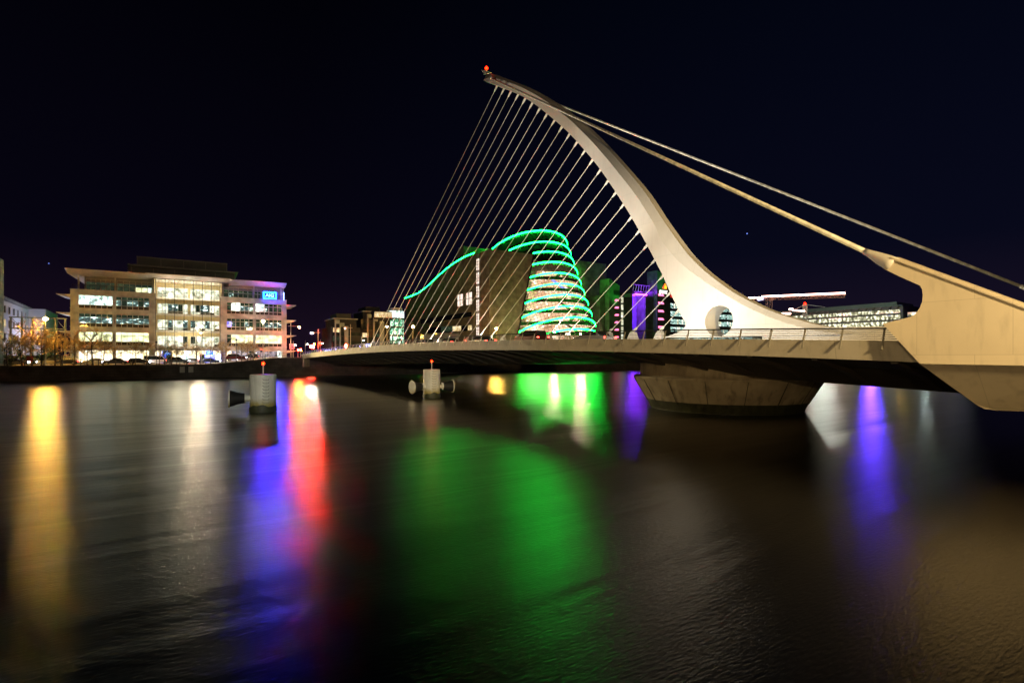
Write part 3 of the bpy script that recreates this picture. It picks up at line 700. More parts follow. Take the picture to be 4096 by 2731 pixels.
# atrium: back facade, floors, curtain wall
L_at = lit('atrium_room_bright', [(.36, (.16, .18, .09)), (.5, (.75, .8, .6)), (.64, (1.25, 1.25, 1.0))], .65, (1, 1, 1.2), .8, 4, 11)
M_wood = mat('atrium_timber_panel', (.50, .40, .20), .5)
mb = MB(); ai, bi = uL-.2, uR+.2
mb.box((ai, 7, 2.4), (bi, 7.6, 24), M_wood); mb.box((ai-.1, .5, 2.4), (ai, 7, 24), M_wood); mb.box((bi, .5, 2.4), (bi+.1, 7, 24), M_wood)
for z in (7.0, 11.2, 15.5, 19.7): mb.box((ai, 5.2, z-.18), (bi, 7, z+.18), M_frame)
mb.box((ai, 0.6, 23.9), (bi, 7.6, 24.1), M_roofw)
mb.build('atrium_wall', OB)
sets = [[L_cream, L_blue, L_cream, L_cream, L_blue, L_white], [L_at, L_at, L_at, L_at, L_at, L_dark], [L_at, L_at, L_mix, L_at, L_at, L_mix], [L_at, L_at, L_mix, L_mix, L_dark, L_at], [L_at, L_at, L_at, L_at, L_at, L_at]]
for r_, (z0, z1) in enumerate([(3.2, 6.2), (7.3, 10.0), (11.5, 14.2), (15.8, 18.4), (20.0, 22.6)]):
    for h in range(2):
        a = ai+.3+(bi-ai)/2*h; b = a+(bi-ai)/2-.6
        window(OB, a, b, z0, z1, 6.93, 6, [.25], [[L_at if x in (L_at, L_cream) else L_span for x in sets[r_]], sets[r_] if not h else sets[r_][::-1]], .1)
cw = MB(); nb = 7
for k in range(nb+1):
    x = ai+.3+(bi-ai-.6)*k/nb; cw.box((x-.06, -.05, 6.6), (x+.06, .2, 23.9), M_dark)
for z in (7.1, 7.5, 11.3, 11.7, 15.5, 15.9, 19.7, 20.1, 23.0): cw.box((ai, -.02, z-.04), (bi, .15, z+.04), M_zinc)
for k in range(nb*3+1):
    x = ai+.3+(bi-ai-.6)*k/(nb*3); cw.box((x-.025, .02, 6.6), (x+.025, .1, 23.9), M_zinc)
co = cw.build('curtain_wall', OB)
g = MB(); g.quad([(ai, .25, 6.6), (bi, .25, 6.6), (bi, .25, 23.9), (ai, .25, 23.9)], M_glass); g.build('glazing', co, recalc=False)
tr = MB()
for k in range(nb):
    x = ai+.3+(bi-ai-.6)*k/nb; x2 = x+(bi-ai-.6)/nb
    tr.bar((x, .6, 22.4), ((x+x2)/2, .6, 23.8), .09, .09, M_roofw); tr.bar(((x+x2)/2, .6, 23.8), (x2, .6, 22.4), .09, .09, M_roofw)
tr.bar((ai, .6, 22.4), (bi, .6, 22.4), .1, .1, M_roofw); tr.build('roof_truss', OB)
mb = MB(); mb.box((ai, -1.8, 6.25), (bi, .5, 6.6), M_clad); mb.build('canopy', OB)
window(OB, ai+.2, bi-.2, 3.0, 6.2, .3, 12, [.7], [[L_cream, L_blue, L_dark, L_cream, L_cream, L_white, L_cream, L_cream, L_dark, L_blue, L_blue, L_white], [L_cream]*12])
for k in range(3):
    p = FA.w(ai+3+(bi-ai-6)*k/2, 3.5, 21); point('atrium_light', p, 260, (1, .95, .72), .6)
for k in range(2):
    p = FA.w(ai+5+(bi-ai-10)*k, 3.2, 9.5); point('atrium_light', p, 260, (1, .92, .66), .6)
# illuminated signs on the facade
def sign(u, v, z, W, H, m_b, m_t, txt, size, panel, where):
    t = empty('illuminated_sign', FA.w(u, v, z), FA.rz, where, 'sign')
    mb = MB(); mb.box((-W/2, 0, -H/2), (W/2, .12, H/2), panel); mb.build('panel', t)
    mb = MB(); f = .13*H
    mb.box((-W/2, -.1, -H/2), (W/2, -.01, -H/2+f), m_b); mb.box((-W/2, -.1, H/2-f), (W/2, -.01, H/2), m_b)
    mb.box((-W/2, -.1, -H/2+f+.003), (-W/2+f, -.01, H/2-f-.003), m_b); mb.box((W/2-f, -.1, -H/2+f+.003), (W/2, -.01, H/2-f-.003), m_b)
    mb.build('border', t); text(txt, 'letters', m_t, size, (0, -.06, 0), (R(90), 0, 0), t, bold=.02)
    return t
E_cy = emit('sign_cyan', (.002, .05, 1), 45); E_cyl = emit('sign_letters_cyan', (.30, 1, 1), 1.3); M_signp = mat('sign_panel_blue', (.01, .03, .25), .4)
us, zs_ = FA.loc(1079, 1182, -.2); sign(us, -.35, zs_, 3.3, 1.85, E_cy, E_cyl, 'AIG', 1.3, M_signp, 'glowing blue framed sign on the right end of the office terrace')
for px, wh in ((665, 'small blue framed sign left of the office entrance'), (838, 'small blue framed sign right of the office entrance')):
    us, zs_ = FA.loc(px, 1411, -.1); sign(us, -.15, zs_, 1.7, .95, emit('sign_small_blue', (.05, .25, 1), 2.5), emit('sign_small_letters', (.25, .6, 1), 2.2), 'AIG', .6, M_signp, wh)
p = FA.w(ua(1100), -2.2, 20.9); point('added_sign_glow', p, 260, (.10, .05, 1), .7)
p = FA.w(ua(1085), -1.2, 20.6); spot('added_sign_glow', p, (12, 60, 0), 9000, (.035, .02, 1), 70, .6, .8)  # added spot that gives the river the sign's blue reflection
p = FA.w(ua(838), -1.5, 5.0); point('added_sign_glow', p, 160, (.15, .12, 1), .3)
us, zs_ = FA.loc(1135, 1188, 1); mb = MB(); mb.box((-.09, -.09, -1), (.09, .09, 1), emit('blue_tube', (.15, .25, 1), 6))
o = mb.build('terrace_light_tube'); o.location = FA.w(us, 1, zs_+.2); tag(o, 'upright blue light tube at the terrace corner', 'light')

# ================================================================== LEFT EDGE BUILDINGS
M_stone = blocks('grey_stone_panel', (.30, .34, .31), 2.6, .85, .03, .6, .35)
M_wht = mat('white_render', (.62, .62, .66), .8, 0, .05)
hb = empty('stone_office_block', (-24, 137, 0), 0, 'tall grey stone clad block cut by the left picture edge', 'office building')
mb = MB(); mb.box((-40, 0, 2.5), (0, 6.6, 24), M_stone); mb.build('wall', hb)
wb_ = empty('white_apartment_house', (-27.4, 150, 0), 0, 'white rendered building with small square windows behind the left trees', 'building')
mb = MB(); mb.box((-16, 0, 2.5), (0, 43, 17.6), M_wht); mb.box((-16, 43.003, 2.5), (3.6, 66, 17.9), M_wht); mb.build('wall', wb_)
mb = MB(); mb.prism([(.9, -1, 18.2), (.9, 42.5, 18.0), (.9, 42.5, 17.75), (.9, -1, 17.95)], (-14, 0, 0), M_zinc); mb.build('roof', wb_)
for k in range(7):
    for z in (5.2, 8.4, 11.6, 14.8):
        mb = MB(); y = 9+4.8*k; mb.quad([(.02, y, z), (.02, y+1.7, z), (.02, y+1.7, z+1.6), (.02, y, z+1.6)], L_warm if (k*3+int(z)) % 7 == 0 else M_glassD); wo_ = mb.build('window', wb_, recalc=False)
        f = MB(); f.box((.0, y-.12, z-.12), (.1, y, z+1.72), M_frame); f.box((.0, y+1.7, z-.12), (.1, y+1.82, z+1.72), M_frame); f.box((.0, y, z-.12), (.12, y+1.7, z), M_frame); f.build('frame', wo_)
point('courtyard_light', (-20, 178, 7), 1500, (.75, .75, 1), .3)
# garden wall
mb = MB(); mb.box((-26, -1.0, 2.6), (9.2, -.7, 4.9), blocks('garden_wall_block', (.4, .36, .27), 1.6, .4)); o = mb.build('garden_wall'); o.location = (-24, 154, 0); tag(o, 'low pale block wall behind the parked cars at left', 'wall')
# steel frame pergola
pg = empty('steel_pergola', FA.w(-14, -2.5, 0), FA.rz, 'tall open steel frame pergola left of the office block', 'pergola')
def pgp(px, py): u, z = FA.loc(px, py, -2.5); return u+14, z
xs_ = [pgp(p, 1400)[0] for p in (43, 88, 131, 178, 221, 261)]; zt = pgp(150, 1271)[1]
mb = MB(); M_pg = mat('galvanised_green_steel', (.20, .25, .22), .5, .3)
for x in xs_: mb.box((x-.16, -.16, 2.7), (x+.16, .16, zt), M_pg)
mb.build('post_frame', pg)
mb = MB()
for z in (zt, zt-2.4, zt-4.8): mb.box((xs_[0]-.3, -.1, z-.12), (xs_[-1]+.3, .1, z+.12), M_pg)
mb.build('beam_frame', pg)
mb = MB()
for i in (0, 4): mb.bar((xs_[i], 0, zt), (xs_[i+1], 0, zt-2.4), .08, .08, M_pg); mb.bar((xs_[i], 0, zt-4.8), (xs_[i+1], 0, zt-2.4), .08, .08, M_pg)
mb.build('brace', pg)

# ================================================================== APARTMENTS BETWEEN
FB = Frame(40, 152)
M_brick = blocks('dark_brick', (.022, .02, .019), .8, .3, .01)
M_fin = mat('pale_stone_fin', (.17, .19, .19), .7)
def flats(pl, pr_, pyt, v, tiers, fins, lits, label, seed):
    r2 = random.Random(seed); a, b = FB.loc(pl, 1400, v)[0], FB.loc(pr_, 1400, v)[0]; zt = FB.loc(pl, pyt, v)[1]
    t = empty('apartment_block', FB.w(a, v, 0), FB.rz, label, 'apartment block', 'dark apartment blocks across the river'); W = b-a
    mb = MB(); mb.box((0, 0, 2.5), (W, 14, zt-4.2), M_brick); mb.box((W*.12, 1.6, zt-4.2), (W*.92, 13, zt-1.6), M_brick); mb.box((W*.25, 3, zt-1.6), (W*.75, 12, zt), M_brick)
    mb.box((W*.08, 1.2, zt-1.75), (W*.96, 13.4, zt-1.5), M_zinc); mb.build('wall', t)
    nb = int(W/3.1); H = (zt-4.2-3.2)/4
    for f in range(4):
        mb = MB(); mb.box((.2, -1.1, 3.2+H*f-.14), (W-.2, -.01, 3.2+H*f), M_brick); mb.box((.2, -1.1, 3.2+H*f+.003), (W-.2, -1.05, 3.2+H*f+.95), M_glassD); mb.build('balcony', t)
        for k in range(nb):
            m = r2.choice([M_glassD]*5+[L_dark]*3+[L_warm]) if (f, k) not in lits else L_warm
            x = .4+3.1*k; window(t, x, x+1.9, 3.5+H*f, 3.2+H*f+2.3, -.03, 2, [], [m], .07, M_dark, depth=.06)
    for fx0, fx1, ztop in fins:
        x0, x1 = FB.loc(fx0, 1400, v-1.3)[0]-a, FB.loc(fx1, 1400, v-1.3)[0]-a; z = FB.loc(fx0, ztop, v-1.3)[1]
        mb = MB(); mb.box((x0, -1.5, 2.6), (x1, -1.15, z), M_fin)
        if x1-x0 < .8: mb.box((x1+.003, -1.5, z-1.1), (x1+1.0, -1.15, z), M_fin)
        mb.build('stone_fin', t)
    return t
flats(1326, 1442, 1249, 0, 3, [(1339, 1344, 1279), (1358, 1363, 1291), (1377, 1393, 1304)], [(3, 0)], 'dark apartment block with pale fins, left one of the pair', 3)
flats(1444, 1560, 1221, 2, 3, [(1468, 1473, 1256), (1493, 1498, 1270), (1519, 1536, 1284)], [(2, 0)], 'taller dark apartment block with pale fins beside the glass tower', 5)
# penthouse with lit band + glazed round tower
L_green = lit('lit_room_green_white', [(.35, (.01, .05, .02)), (.5, (.15, .55, .28)), (.6, (.7, 1.0, .8)), (.72, (1.4, 1.6, 1.4))], .7, (1, 1, 1.3), .9, 4, 8)
c0 = FB.loc(1583, 1400, 4); rt = abs(FB.loc(1615, 1400, 4)[0]-FB.loc(1551, 1400, 4)[0])/2
gt_ = empty('glass_office_tower', FB.w(c0[0], 4, 0), FB.rz, 'small round fronted glass office with floors lit green white', 'office building')
zt = FB.loc(1583, 1246, 4)[1]
mb = MB(); mb.lathe([(rt-.25, 2.5), (rt-.25, zt-.2)], M_dark, 24, (0, 0, 0)); mb.build('core', gt_)
mb = MB(); mb.lathe([(rt*.8, zt-.1), (rt*.8, zt+1.0)], M_zinc, 24); mb.build('roof', gt_)
for f in range(6):
    z0 = 3+(zt-3)*f/6; z1 = 3+(zt-3)*(f+1)/6
    mb = MB(); n = 28
    for k in range(n):
        a0, a1 = math.pi*(1+k/n), math.pi*(1+(k+1)/n)
        m = L_white if f == 5 else (L_green if (k*7+f*3) % 5 else L_dark)
        mb.quad([(rt*math.cos(a0), rt*math.sin(a0), z0+.55), (rt*math.cos(a1), rt*math.sin(a1), z0+.55), (rt*math.cos(a1), rt*math.sin(a1), z1), (rt*math.cos(a0), rt*math.sin(a0), z1)], m)
    o = mb.build('window_band', gt_, recalc=False)
    mb = MB()
    for k in range(0, n+1, 2): a0 = math.pi*(1+k/n); mb.box((rt*1.01*math.cos(a0)-.05, rt*1.01*math.sin(a0)-.05, z0+.55), (rt*1.01*math.cos(a0)+.05, rt*1.01*math.sin(a0)+.05, z1), M_dark)
    mb.build('mullion_frame', o)
    mb = MB(); mb.lathe([(rt+.12, z0), (rt+.12, z0+.55)], M_dark, 28); mb.build('floor_edge', gt_)
u_, z_ = FB.loc(1528, 1256, 0); mb = MB(); t = empty('penthouse', FB.w(u_-2.4, 0, 0), FB.rz, 'cream lit glazed penthouse room on the flats roof', 'penthouse')
mb.box((0, .1, z_-1.6), (5.6, 4, z_+.9), M_brick); mb.build('wall', t); window(t, .1, 5.5, z_-1.0, z_+.6, .05, 9, [], [L_warm], .1, M_frame)

# ================================================================== ROUND GLASS CONFERENCE HALL
FC = Frame(95, 147.5)
CC = empty('conference_hall', FC.o, FC.rz, 'huge brown stone hall with a leaning glass drum ringed by green light', 'conference hall')
M_ccd = blocks('brown_stone_cladding', (.36, .31, .25), 2.4, 1.2, .012, .75, .8)
E_green = emit('green_light_ring', (.002, 1, .05), 22)
wlp = [(1624, 1194), (1650, 1185), (1679, 1173), (1700, 1158), (1724, 1138), (1758, 1106), (1793, 1075), (1820, 1055), (1848, 1038), (1875, 1024), (1906, 1013)]
wv = [FC.locu(a, b, 0) for a, b in wlp]
mb = MB(); poly = [(0, v, z) for v, z in wv]+[(0, wv[-1][0], 2.5), (0, wv[0][0], 2.5)]
mb.prism(poly, (50, 0, 0), M_ccd); mb.build('west_wing', CC)
def led(pts, outs, rad, n=12, E_green=E_green, thr=.5):
    """light tube that shines outwards only, in a dark channel at its back"""
    mb = MB(); mb.tube(pts, rad, E_green, n); dk = mb.mi(M_dark)
    for i, f in enumerate(mb.f):
        if len(f) != 4: mb.m[i] = dk; continue
        c = sum((Vector(mb.v[q]) for q in f), Vector())/4; j = min(len(pts)-1, f[0]//n); j2 = min(len(pts)-1, f[2]//n)
        ax = (Vector(pts[j])+Vector(pts[j2]))/2
        if (c-ax).dot(Vector(outs[j])) < thr*rad: mb.m[i] = dk
    return mb
gl_ = led([(-.42, v, z+.05) for v, z in wv], [(-1, 0, -.1)]*len(wv), .36, E_green=emit('green_roof_strip', (.002, 1, .05), 32), thr=.8); gl_.build('light_strip', CC, smooth=True)
# front block with slanted edge beside the drum
zt = FC.loc(1957, 995, 0)[1]; vB = FC.locu(1917, 1005, 0)[0]
e1 = FC.loc(2133, 1017, 0); e2 = FC.loc(2068, 1345, 0)
mb = MB(); mb.prism([(0, 0, 2.5), (0, 0, zt), (e1[0], 0, zt), (e2[0], 0, e2[1]), (e2[0], 0, 2.5)], (0, vB, 0), M_ccd)
a_, b_ = FC.loc(2425, 1400, 0)[0], 0
mb.box((e1[0]+.02, 19, 2.5), (a_-.02, 32, zt-.02), M_ccd)
q1 = FC.loc(2285, 1038, 17); q2 = FC.loc(2425, 1056, 17); mb.prism([(q1[0]-4, 17, 2.5), (q1[0]-4, 17, q1[1]), (q2[0], 17, q2[1]), (q2[0], 17, 2.5)], (0, 12, 0), M_ccd); mb.box((q2[0]-1, 17.02, 2.5), (q2[0]-.01, 17.03, 3), M_ccd)
mb.build('front_block', CC)
mb = MB(); mb.bar((e1[0]+.1, -.12, e1[1]), (e2[0]+.1, -.12, e2[1]), .7, .3, M_dark); mb.build('edge_trim', CC)
# slot window of the west face
vs, ve = FC.locu(1917, 1010, 0)[0], FC.locu(1906, 1013, 0)[0]
for k in range(6):
    z1 = FC.locu(1911, 1035+k*54.5, 0)[1]; z0 = FC.locu(1911, 1035+k*54.5+47, 0)[1]
    mb = MB(); mb.quad([(-.05, vs, z0), (-.05, ve, z0), (-.05, ve, z1), (-.05, vs, z1)], L_pink if False else lit('lit_stairwell', [(.3, (.75, .5, .38)), (.6, (1.2, 1.0, .85))], .5, (1, 1, 1), .6)); wo_ = mb.build('slot_window', CC, recalc=False)
    f = MB()
    for q in range(5): z = z0+(z1-z0)*q/4; f.box((-.16, vs, z-.05), (-.06, ve, z+.05), M_dark)
    f.box((-.17, (vs+ve)/2-.06, z0), (-.07, (vs+ve)/2+.06, z1), M_dark); f.build('frame', wo_)
for x0, x1, yt, yb in ((1830.5, 1852, 1180, 1222), (1865, 1888, 1173, 1216)):
    v0, z1 = FC.locu(x0, yt, 0); v1, z0 = FC.locu(x1, yb, 0)
    mb = MB(); mb.quad([(-.05, v1, z0), (-.05, v0, z0), (-.05, v0, z1), (-.05, v1, z1)], MATS['lit_stairwell']); wo_ = mb.build('square_window', CC, recalc=False)
    f = MB(); f.box((-.15, v1, (z0+z1)/2-.08), (-.06, v0, (z0+z1)/2+.08), M_dark); f.box((-.16, (v0+v1)/2-.2, z0), (-.07, (v0+v1)/2+.2, z1), M_dark); f.build('frame', wo_)
for x0, y0, y1, x1, y2, y3, m in ((1682, 1277, 1296, 1887, 1246, 1266, M_glassD), (1710, 1310, 1334, 1887, 1300, 1322, M_glassD), (1765, 1307, 1327, 1810, 1304, 1325, L_dark), (1811, 1305, 1325, 1845, 1303, 1323, L_warm), (1872, 1301, 1321, 1887, 1300, 1320, L_warm)):
    a0, z1 = FC.locu(x0, y0, -.06); _, z0 = FC.locu(x0, y1, -.06); a1, z3 = FC.locu(x1, y2, -.06); _, z2 = FC.locu(x1, y3, -.06)
    dx = -.06 if m is M_glassD else -.12
    mb = MB(); mb.quad([(dx, a0, z0), (dx, a1, z2), (dx, a1, z3), (dx, a0, z1)], m); mb.build('strip_window', CC, recalc=False)
spot('amber_wall_fill', FC.w(56, 4, 9), FC.w(47, 17, 26), 2600, (1, .68, .38), 80, .8)  # added amber fill, browns the wall that the rings turn green
# rooftop stubs
mb = MB(); v0 = FC.locu(1835, 1400, 3)[0]; v1 = FC.locu(1772, 1400, 3)[0]; z1 = FC.locu(1850, 985, 3)[1]
mb.prism([(3, v0-4, 30), (3, v0-4, z1), (3, v0, z1), (3, v0+3, z1-5.5), (3, v1, z1-8), (3, v1, 28)], (14, 0, 0), M_zinc); mb.build('roof_plant', CC)
mb = MB(); mb.tube([(2, 2, zt), (2, 2, zt+2.2)], .06, M_dark, 6); mb.build('roof_mast', CC)
# low podium of the hall
# drum
DC = dict(cx=32.23, cy=2.47, k=.51, A=16.51, M=-.39, N=-.01)
def drum(th, h, r=1.0, dv=0):
    A = DC['A']*r; c, s_ = math.cos(th), math.sin(th)
    return (DC['cx']+A*c, DC['cy']+DC['k']*h+A*s_+dv, h+DC['M']*A*s_+DC['N']*A*c)
zr = [47.07, 42.32, 38.12, 33.83, 29.37, 25.14, 20.85, 16.49, 12.3, 7.99]
thl = [-192, -151, -123, -133, -142, -153, -160, -166, -172, -152]
DT = -180
for i, (h, tl) in enumerate(zip(zr, thl)):
    ths = [R(tl+(-38-tl)*k/60) for k in range(61)]
    mb = led([drum(t, h, 1.022) for t in ths], [(math.cos(t), math.sin(t), -.1) for t in ths], .30); mb.build('light_ring', CC, smooth=True)
TH = [R(-185+4.4*k) for k in range(48)]
gm = MB()
HS = [-1.5]+zr[::-1]
for i in range(len(HS)-1):
    for k in range(len(TH)-1):
        gm.quad([drum(TH[k], HS[i]), drum(TH[k+1], HS[i]), drum(TH[k+1], HS[i+1]), drum(TH[k], HS[i+1])], M_glassT)
go_ = gm.build('drum_glazing', CC, recalc=False)
mm_ = MB()
for k in range(len(TH)):     # slanting mullions
    for i in range(len(HS)-1):
        t0 = TH[k]; mm_.bar(drum(t0, HS[i], 1.003), drum(t0, HS[i+1], 1.003), .07, .1, M_dark)
for i in range(len(HS)-1):
    for q in (0, .25, .5, .75):
        h = HS[i]+(HS[i+1]-HS[i])*q
        for k in range(len(TH)-1):
            mm_.bar(drum(TH[k], h, 1.004), drum(TH[k+1], h, 1.004), .06 if q else .2, .08, M_dark)
mm_.build('drum_mullions', go_).name = 'mullion_grid'
# inside: floors, warm lit back wall, dark balcony fronts, stairs
L_hall = lit('lit_foyer_peach', [(.3, (.42, .20, .10)), (.48, (.78, .42, .25)), (.62, (1.0, .68, .45)), (.75, (1.3, 1.15, .95))], .75, (1, 1, 1), .22, 4, 3, spots=.55, spotcol=(1, .85, .75), gloss=.02)
def dz(th, z, r=1.0):    # point of the drum at a level height
    A = DC['A']*r; h = z-DC['M']*A*math.sin(th)-DC['N']*A*math.cos(th); return drum(th, h, r)
ZF = [8.1, 12.2, 16.2, 20.5, 24.7, 28.9, 33.4]
for i, z in enumerate(ZF):
    top_ = ZF[i+1]-.1 if i < 6 else 37.6
    fi = MB(); fl = MB(); ce = MB()
    for k in range(len(TH)-1):
        a0, a1 = TH[k], TH[k+1]
        if i < 7: fi.quad([dz(a0, z+.2, .70), dz(a1, z+.2, .70), dz(a1, top_, .70), dz(a0, top_, .70)], L_hall)
        fl.quad([dz(a0, z, .95), dz(a1, z, .95), dz(a1, z+1.25, .95), dz(a0, z+1.25, .95)], M_dark)
        if i: ce.quad([dz(a0, z-.02, .95), dz(a1, z-.02, .95), dz(a1, z-.02, .6), dz(a0, z-.02, .6)], L_hall)
    if fi.f: fi.build('foyer_wall', CC, recalc=False)
    fl.build('balcony_front', CC, recalc=False)
    if ce.f: ce.build('lit_ceiling', CC, recalc=False)
for i in range(1, 8):
    st = MB(); sg = 1 if i % 2 else -1
    a0, a1 = R(-95-13*sg*.6), R(-95+13*sg*.9)
    st.bar(dz(a0, ZF[i-1]+.4, .9), dz(a1, (ZF+[37])[i]+.2, .9), 1.0, .7, emit('stair_glow', (.30, .30, .95), .9) if i in (6,) else M_zinc); st.build('stair_flight', CC)
# dark drum top
dtp = MB(); n = 64; pts = [drum(2*math.pi*k/n, 47.3, .985) for k in range(n)]; pb_ = [drum(2*math.pi*k/n, 40, .985) for k in range(n)]
dtp.quad(pts, M_dark)
for k in range(n): dtp.quad([pb_[k], pb_[(k+1) % n], pts[(k+1) % n], pts[k]], M_belly)
dtp.build('drum_crown', CC)

# ================================================================== GREEN LIT OFFICES RIGHT OF THE HALL
FP = Frame(95, 147.5); VP = 6
def pu(px, v=VP): return FP.loc(px, 1400, v)[0]
def pz(px, py, v=VP): return FP.loc(px, py, v)[1]
PW = empty('green_lit_office', FP.w(0, 0, 0), FP.rz, 'long dark stone office with green lit towers and pink slot windows', 'office building')
M_pw = blocks('dark_stone_panel', (.15, .17, .13), 2.6, 1.3, .015, .7, .6)
def pbox(pl, pr_, pt, v, dep, name, m=M_pw):
    mb = MB(); mb.box((pu(pl, v), v, 2.5), (pu(pr_, v), v+dep, pz(pl, pt, v)), m); return mb.build(name, PW)
pbox(2400, 2530, 1180, 8, 20, 'wall'); pbox(2582, 2634, 1163, 8, 20, 'wall'); pbox(2527, 2586, 1163, 14, 18, 'wall')
for pl, pr_, pt, prt in ((2437, 2478, 1113, 1143), (2629, 2681, 1081, 1118)):
    mb = MB(); v = 5.5; a, b = pu(pl, v), pu(pr_, v); mb.prism([(a, v, 2.5), (b, v, 2.5), (b, v, pz(pr_, prt, v)), (a, v, pz(pl, pt, v))], (0, 6, 0), M_pw); to = mb.build('stone_tower', PW)
    zb = pz(pl+28, pt+48, v); mb = MB(); mb.box((a+(b-a)*.42, v-.05, zb-2), (b, v-.01, zb), M_dark); mb.build('recess_panel', to)
E_pink = emit('pink_slot', (1, .16, .32), 1.3); L_strip = lit('lit_strip_window', [(.3, (.25, .22, .10)), (.5, (.9, .9, .62)), (.7, (1.4, 1.4, 1.2))], .6, (1, 1, 1.4), .7, 3, 4)
for k in range(6):
    y = 1197+29.4*k; v = 5.4; a, b = pu(2457, v), pu(2475, v); z1, z0 = pz(2466, y, v), pz(2466, y+7, v)
    mb = MB(); mb.quad([(a, v-.02, z0), (b, v-.02, z0), (b, v-.02, z1), (a+(b-a)*.35, v-.02, z1)], E_pink); mb.build('slot_window', PW, recalc=False)
    y = 1176+32*k; a, b = pu(2633, v), pu(2657, v); z1, z0 = pz(2645, y, v), pz(2645, y+8, v)
    mb = MB(); mb.quad([(a, v-.02, z0), (b, v-.02, z0), (b-(b-a)*.2, v-.02, z1), (a, v-.02, z1)], E_pink); mb.build('slot_window', PW, recalc=False)
for pl, pr_, y0, dy, hh, m, n_ in ((2424, 2437, 1187, 29.6, 23, L_teal, 5), (2484, 2493, 1188, 29.6, 23, L_strip, 6), (2553, 2585, 1187, 29.4, 21, L_teal, 6), (2624, 2629, 1170, 31.5, 24, L_strip, 6)):
    v = 7.8 if pl != 2553 else 13.8
    for k in range(n_):
        a, b = pu(pl, v), pu(pr_, v); z1, z0 = pz(pl, y0+dy*k, v), pz(pl, y0+dy*k+hh, v)
        window(PW, a, b, z0, z1, v, 3 if pr_-pl > 10 else 2, [.5], [m, m], .1, M_dark, 'window', .1)
# recess: violet lit side and light line
mb = MB(); a, b = pu(2528, 8), pu(2586, 8); mb.box((a, 8, 2.6), (a+.3, 13.9, pz(2528, 1172, 8)), M_wht); mb.box((a, 8.1, pz(2528, 1176, 8)), (b, 13.9, pz(2528, 1172, 8)), M_wht); mb.build('recess_lining', PW)
mb = MB(); mb.box((a+.3, 13.5, 2.6), (a+9, 13.9, pz(2528, 1177, 8)), mat('violet_tinted_glass', (.35, .35, .6), .2)); mb.build('recess_glazing', PW)
a2, z2 = FP.loc(2541, 1176, 7.9); b2, _ = FP.loc(2586, 1170, 7.9); mb = MB(); mb.box((a2, 7.6, z2-.25), (b2, 7.85, z2+.25), emit('violet_line', (.75, .06, 1), 4)); mb.build('light_line', PW)
for dz, pw_ in ((-3, 1500), (-12, 700)):
    point('violet_light', FP.w(a+3.5, 10.2, z2+dz), pw_, (.22, .03, 1), .4)
# violet roof truss
mb = MB(); a, z0 = FP.loc(2528, 1166, 10); b, _ = FP.loc(2629, 1160, 10); h = 3.2
for k in range(11):
    x = a+(b-a)*k/10; x2 = a+(b-a)*(k+.7)/10; mb.bar((x, 9.5, z0), (x2, 10, z0+h), .22, .22, M_wht)
mb.bar((a, 9.5, z0), (b, 9.5, z0), .2, .2, M_wht); mb.bar((a, 10, z0+h), (b, 10, z0+h), .2, .2, M_wht); mb.build('roof_truss', PW)
area('violet_light', FP.w((a+b)/2+4, 6, z0-.5), FP.w((a+b)/2+4, 11, z0+5), 900, (.25, .03, 1), 20, 1)
spot('green_floodlight', FP.w(pu(2457, 5.5)+1, 1.5, 20), FP.w(pu(2457, 5.5), 5.5, 37), 5000, (.02, 1, .08), 42, .8)
spot('green_floodlight', FP.w(pu(2650, 5), 0, 26), FP.w(pu(2650, 5), 5.5, 44), 3500, (.05, 1, .25), 46, .8)
# tower lettering and emblem
a, z_ = FP.loc(2653, 1166, 5.3); text('pwc', 'letters', emit('white_letters', (1, .95, .85), 1.6), 3.0, (a, 5.3, z_), (R(90), 0, 0), PW, .05, shear=.15, bold=.03)
mb = MB(); a, z_ = FP.loc(2658, 1150, 5.4)
for dx, dz, w_, h_, c_ in ((-1.2, -.6, 1.0, .9, (1, .10, .02)), (-.1, -.6, 1.5, 1.4, (1, .45, .02)), (-.1, .85, 1.0, .9, (1, .25, .02)), (-.8, .4, .6, .6, (.9, .05, .03))):
    mb.box((a+dx, 5.35+dx*.02, z_+dz), (a+dx+w_, 5.45+dx*.02, z_+dz+h_), emit('emblem_%d' % int(c_[1]*100+c_[0]*7), c_, .9))
mb.build('emblem', PW)
# glazed eastern part, seen right of the tower and through the pylon's hole
GE = empty('glazed_office_wing', FP.w(pu(2681, 7), 7, 0), FP.rz, 'glass office behind the pylon foot with bright floors and red lit top', 'office building')
W = pu(3010, 7)-pu(2681, 7); mb = MB(); mb.box((0, .2, 2.5), (W, 22, pz(2690, 1168, 7)), M_dark); mb.build('core', GE)
mb = MB(); mb.box((0.02, .1, pz(2690, 1190, 7)), (W*.3, .19, pz(2690, 1166, 7)), emit('red_panel_glow', (.9, .03, .01), .35)); mb.build('red_lit_panel', GE)  # red light on the top is put in as the panel's own glow
zz0 = [pz(2690, y, 7) for y in (1390, 1358, 1327, 1296, 1265, 1233, 1202)]; zz1 = [pz(2690, y, 7) for y in (1372, 1338, 1305, 1272, 1241, 1210, 1194)]
for f in range(6):
    z0, z1 = zz0[f], zz1[f]
    z1 = z0+(zz0[f+1]-z0)*.66
    for q in range(4):
        mts = [rnd.choice([L_teal, L_teal, L_strip, L_mix]) for _ in range(14)]
        window(GE, W*q/4+.1, W*(q+1)/4-.1, z0, z1, .05, 14, [.45], [mts, mts], .13, M_dark, 'window_band', .1)
mb = MB(); a, z1 = FP.loc(2862, 1113, 20); b, z0 = FP.loc(2926, 1150, 20)
